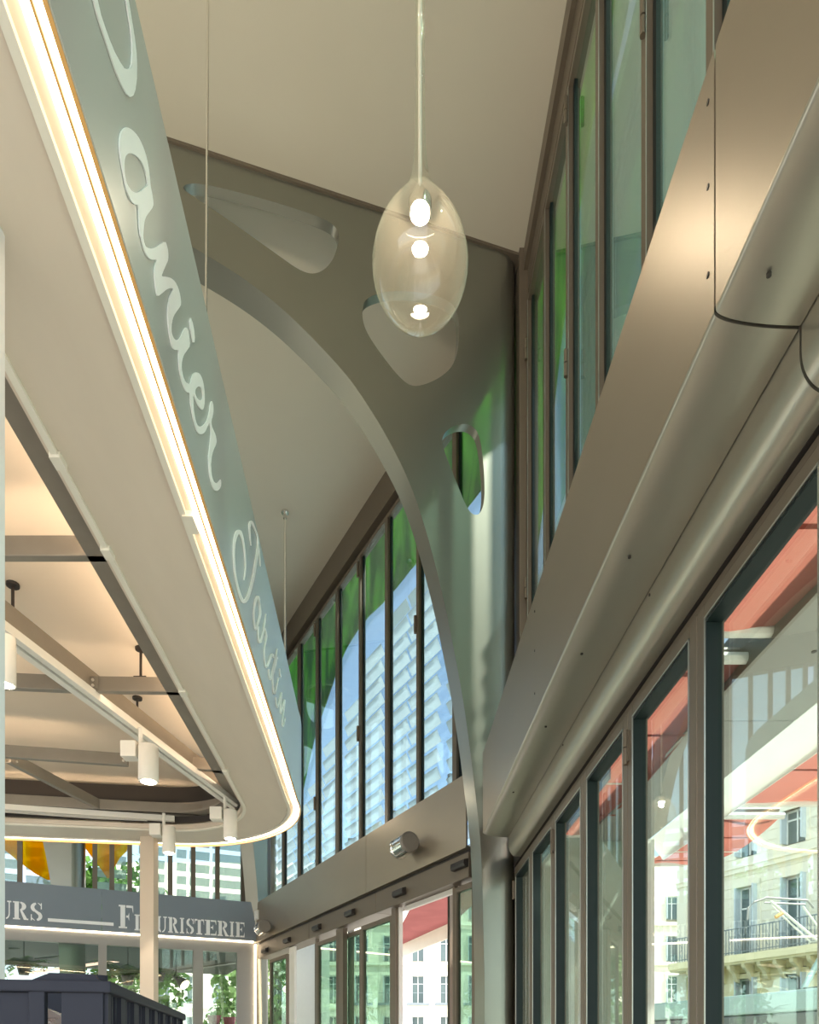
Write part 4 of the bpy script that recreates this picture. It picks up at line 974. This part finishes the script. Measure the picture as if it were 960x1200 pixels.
for c in [-4.6 + .62 * i for i in range(15)]:
    obj('bracket', MB().prism([[(0, 3.34), (.6, 3.34), (.55, 3.2), (.3, 3.05), (.12, 2.75), (0, 2.7)]], lambda a, z, cc: WA(cc, a, z), c - .07, c + .07), stone2_m, tA)
rl = obj('railing', MB().box(-9, 4.85, .68, .72, 4.62, 4.66, WA).box(-9, 4.85, .68, .72, 3.76, 3.79, WA), rail_m, tA)
mb = MB()
for i in range(110):
    a = -9 + i * .126; mb.box(a, a + .022, .69, .71, 3.7, 4.62, WA)
    if i % 3 == 0: mb.tube([WA(a + .06, .7, 3.85), WA(a + .14, .7, 4.05), WA(a + .02, .7, 4.2), WA(a + .1, .7, 4.4)], .012, 4)
obj('baluster', mb, rail_m, tA, kind='stuff')
obj('cornice', MB().box(-9, 5.05, -.02, .12, 6.85, 7.1, WA).box(-9, 5.05, -.02, .18, 7.02, 7.12, WA), stone_m, tA)
obj('quoin', MB().box(4.6, 5.06, -.02, .05, -1.95, 3.3, WA).box(4.6, 5.06, -.02, .05, 3.75, 13.5, WA), stone_m, tA)
oB = Vector((0, 63, 0)); ex2 = Vector((1, 0, 0)); ey2 = Vector((0, -1, 0))
colsB = [.75 + 2.5 * i for i in range(-9, 13)]
tB, WB = stonehouse(oB, ex2, ey2, 'b', 'distant pale stone building row seen through the open doorway', [(8.3, 10.5), (4.6, 7.0), (.6, 3.4), (12., 14)], colsB, -26, 33, -1.95, 17, 1.1)
for z in (7.9, 11.4, 4.1): obj('cornice', MB().box(-26, 33, -.02, .25, z, z + .3, WB), stone_m, tB)
for c in colsB[7:14]: obj('balcony', MB().box(c - 1, c + 1, -.05, .6, 4.35, 4.55, WB).box(c - 1, c + 1, .56, .6, 5.4, 5.44, WB), rail_m, tB)

# tram with its raised current collector
ta = kp(960, 1157, 1.9); tb = kp(857, 1167, 1.9); td = (ta - tb); td.z = 0; td.normalize(); tn = Vector((-td.y, td.x, 0))
if tn.x < 0: tn = -tn
TW = lambda a, b, z: Vector((tb.x, tb.y, 0)) + td * a + tn * b + Vector((0, 0, z))
tt = thing('tram', TW(0, 1.2, FL - .45), 'grey-green roofed tram passing in front of the stone building', 'tram')
obj('roof_fairing', MB().box(-14, 14, 0, 2.4, 1.25, 1.9, TW), tram_m, tt, bevel=.08)
obj('roof_band', MB().box(-14.05, 14.05, -.06, 2.46, .78, 1.22, TW), tram2_m, tt, bevel=.04)
obj('body', MB().box(-14, 14, -.05, 2.45, FL - .1, .78, TW), white_m, tt, bevel=.06)
obj('side_window', MB().box(-13.5, 13.5, -.07, -.04, -.6, .5, TW), wglass_m, tt)
for a in (-11, -4, 4, 11): obj('wheel', MB().cyl(TW(a, .1, FL - .15), TW(a, .3, FL - .15), .3, 16), tram2_m, tt)
pt = obj('collector_base', MB().box(1.7, 3.6, .6, 1.8, 1.9, 2.0, TW), tram2_m, tt)
dp = 21.3
def pp(u, v, y=dp): return ray(u, v) * y
el = pp(975, 1100)
obj('lower_arm', MB().tube([pp(941, 1160), pp(962, 1122), el], .09, 8), tram_m, tt)
obj('upper_arm', MB().tube([el, pp(960, 1104), pp(903, 1056)], .045, 8).tube([el + Vector((0, .5, 0)), pp(950, 1104, dp + .3), pp(905, 1062, dp + .3)], .03, 8), lip_m, tt)
obj('contact_strip', MB().tube([pp(876, 1078), pp(877, 1064), pp(884, 1057), pp(899, 1052), pp(946, 1055), pp(954, 1064)], .035, 8).tube([pp(896, 1058, dp + .5), pp(944, 1060, dp + .5)], .03, 6), greyfr_m, tt)
obj('collector_spring', MB().tube([pp(917, 1070), pp(909, 1075)], .06, 6), amber_m, tt)
obj('side_arm', MB().tube([pp(941, 1062), pp(958, 1085), el], .03, 6), lip_m, tt)
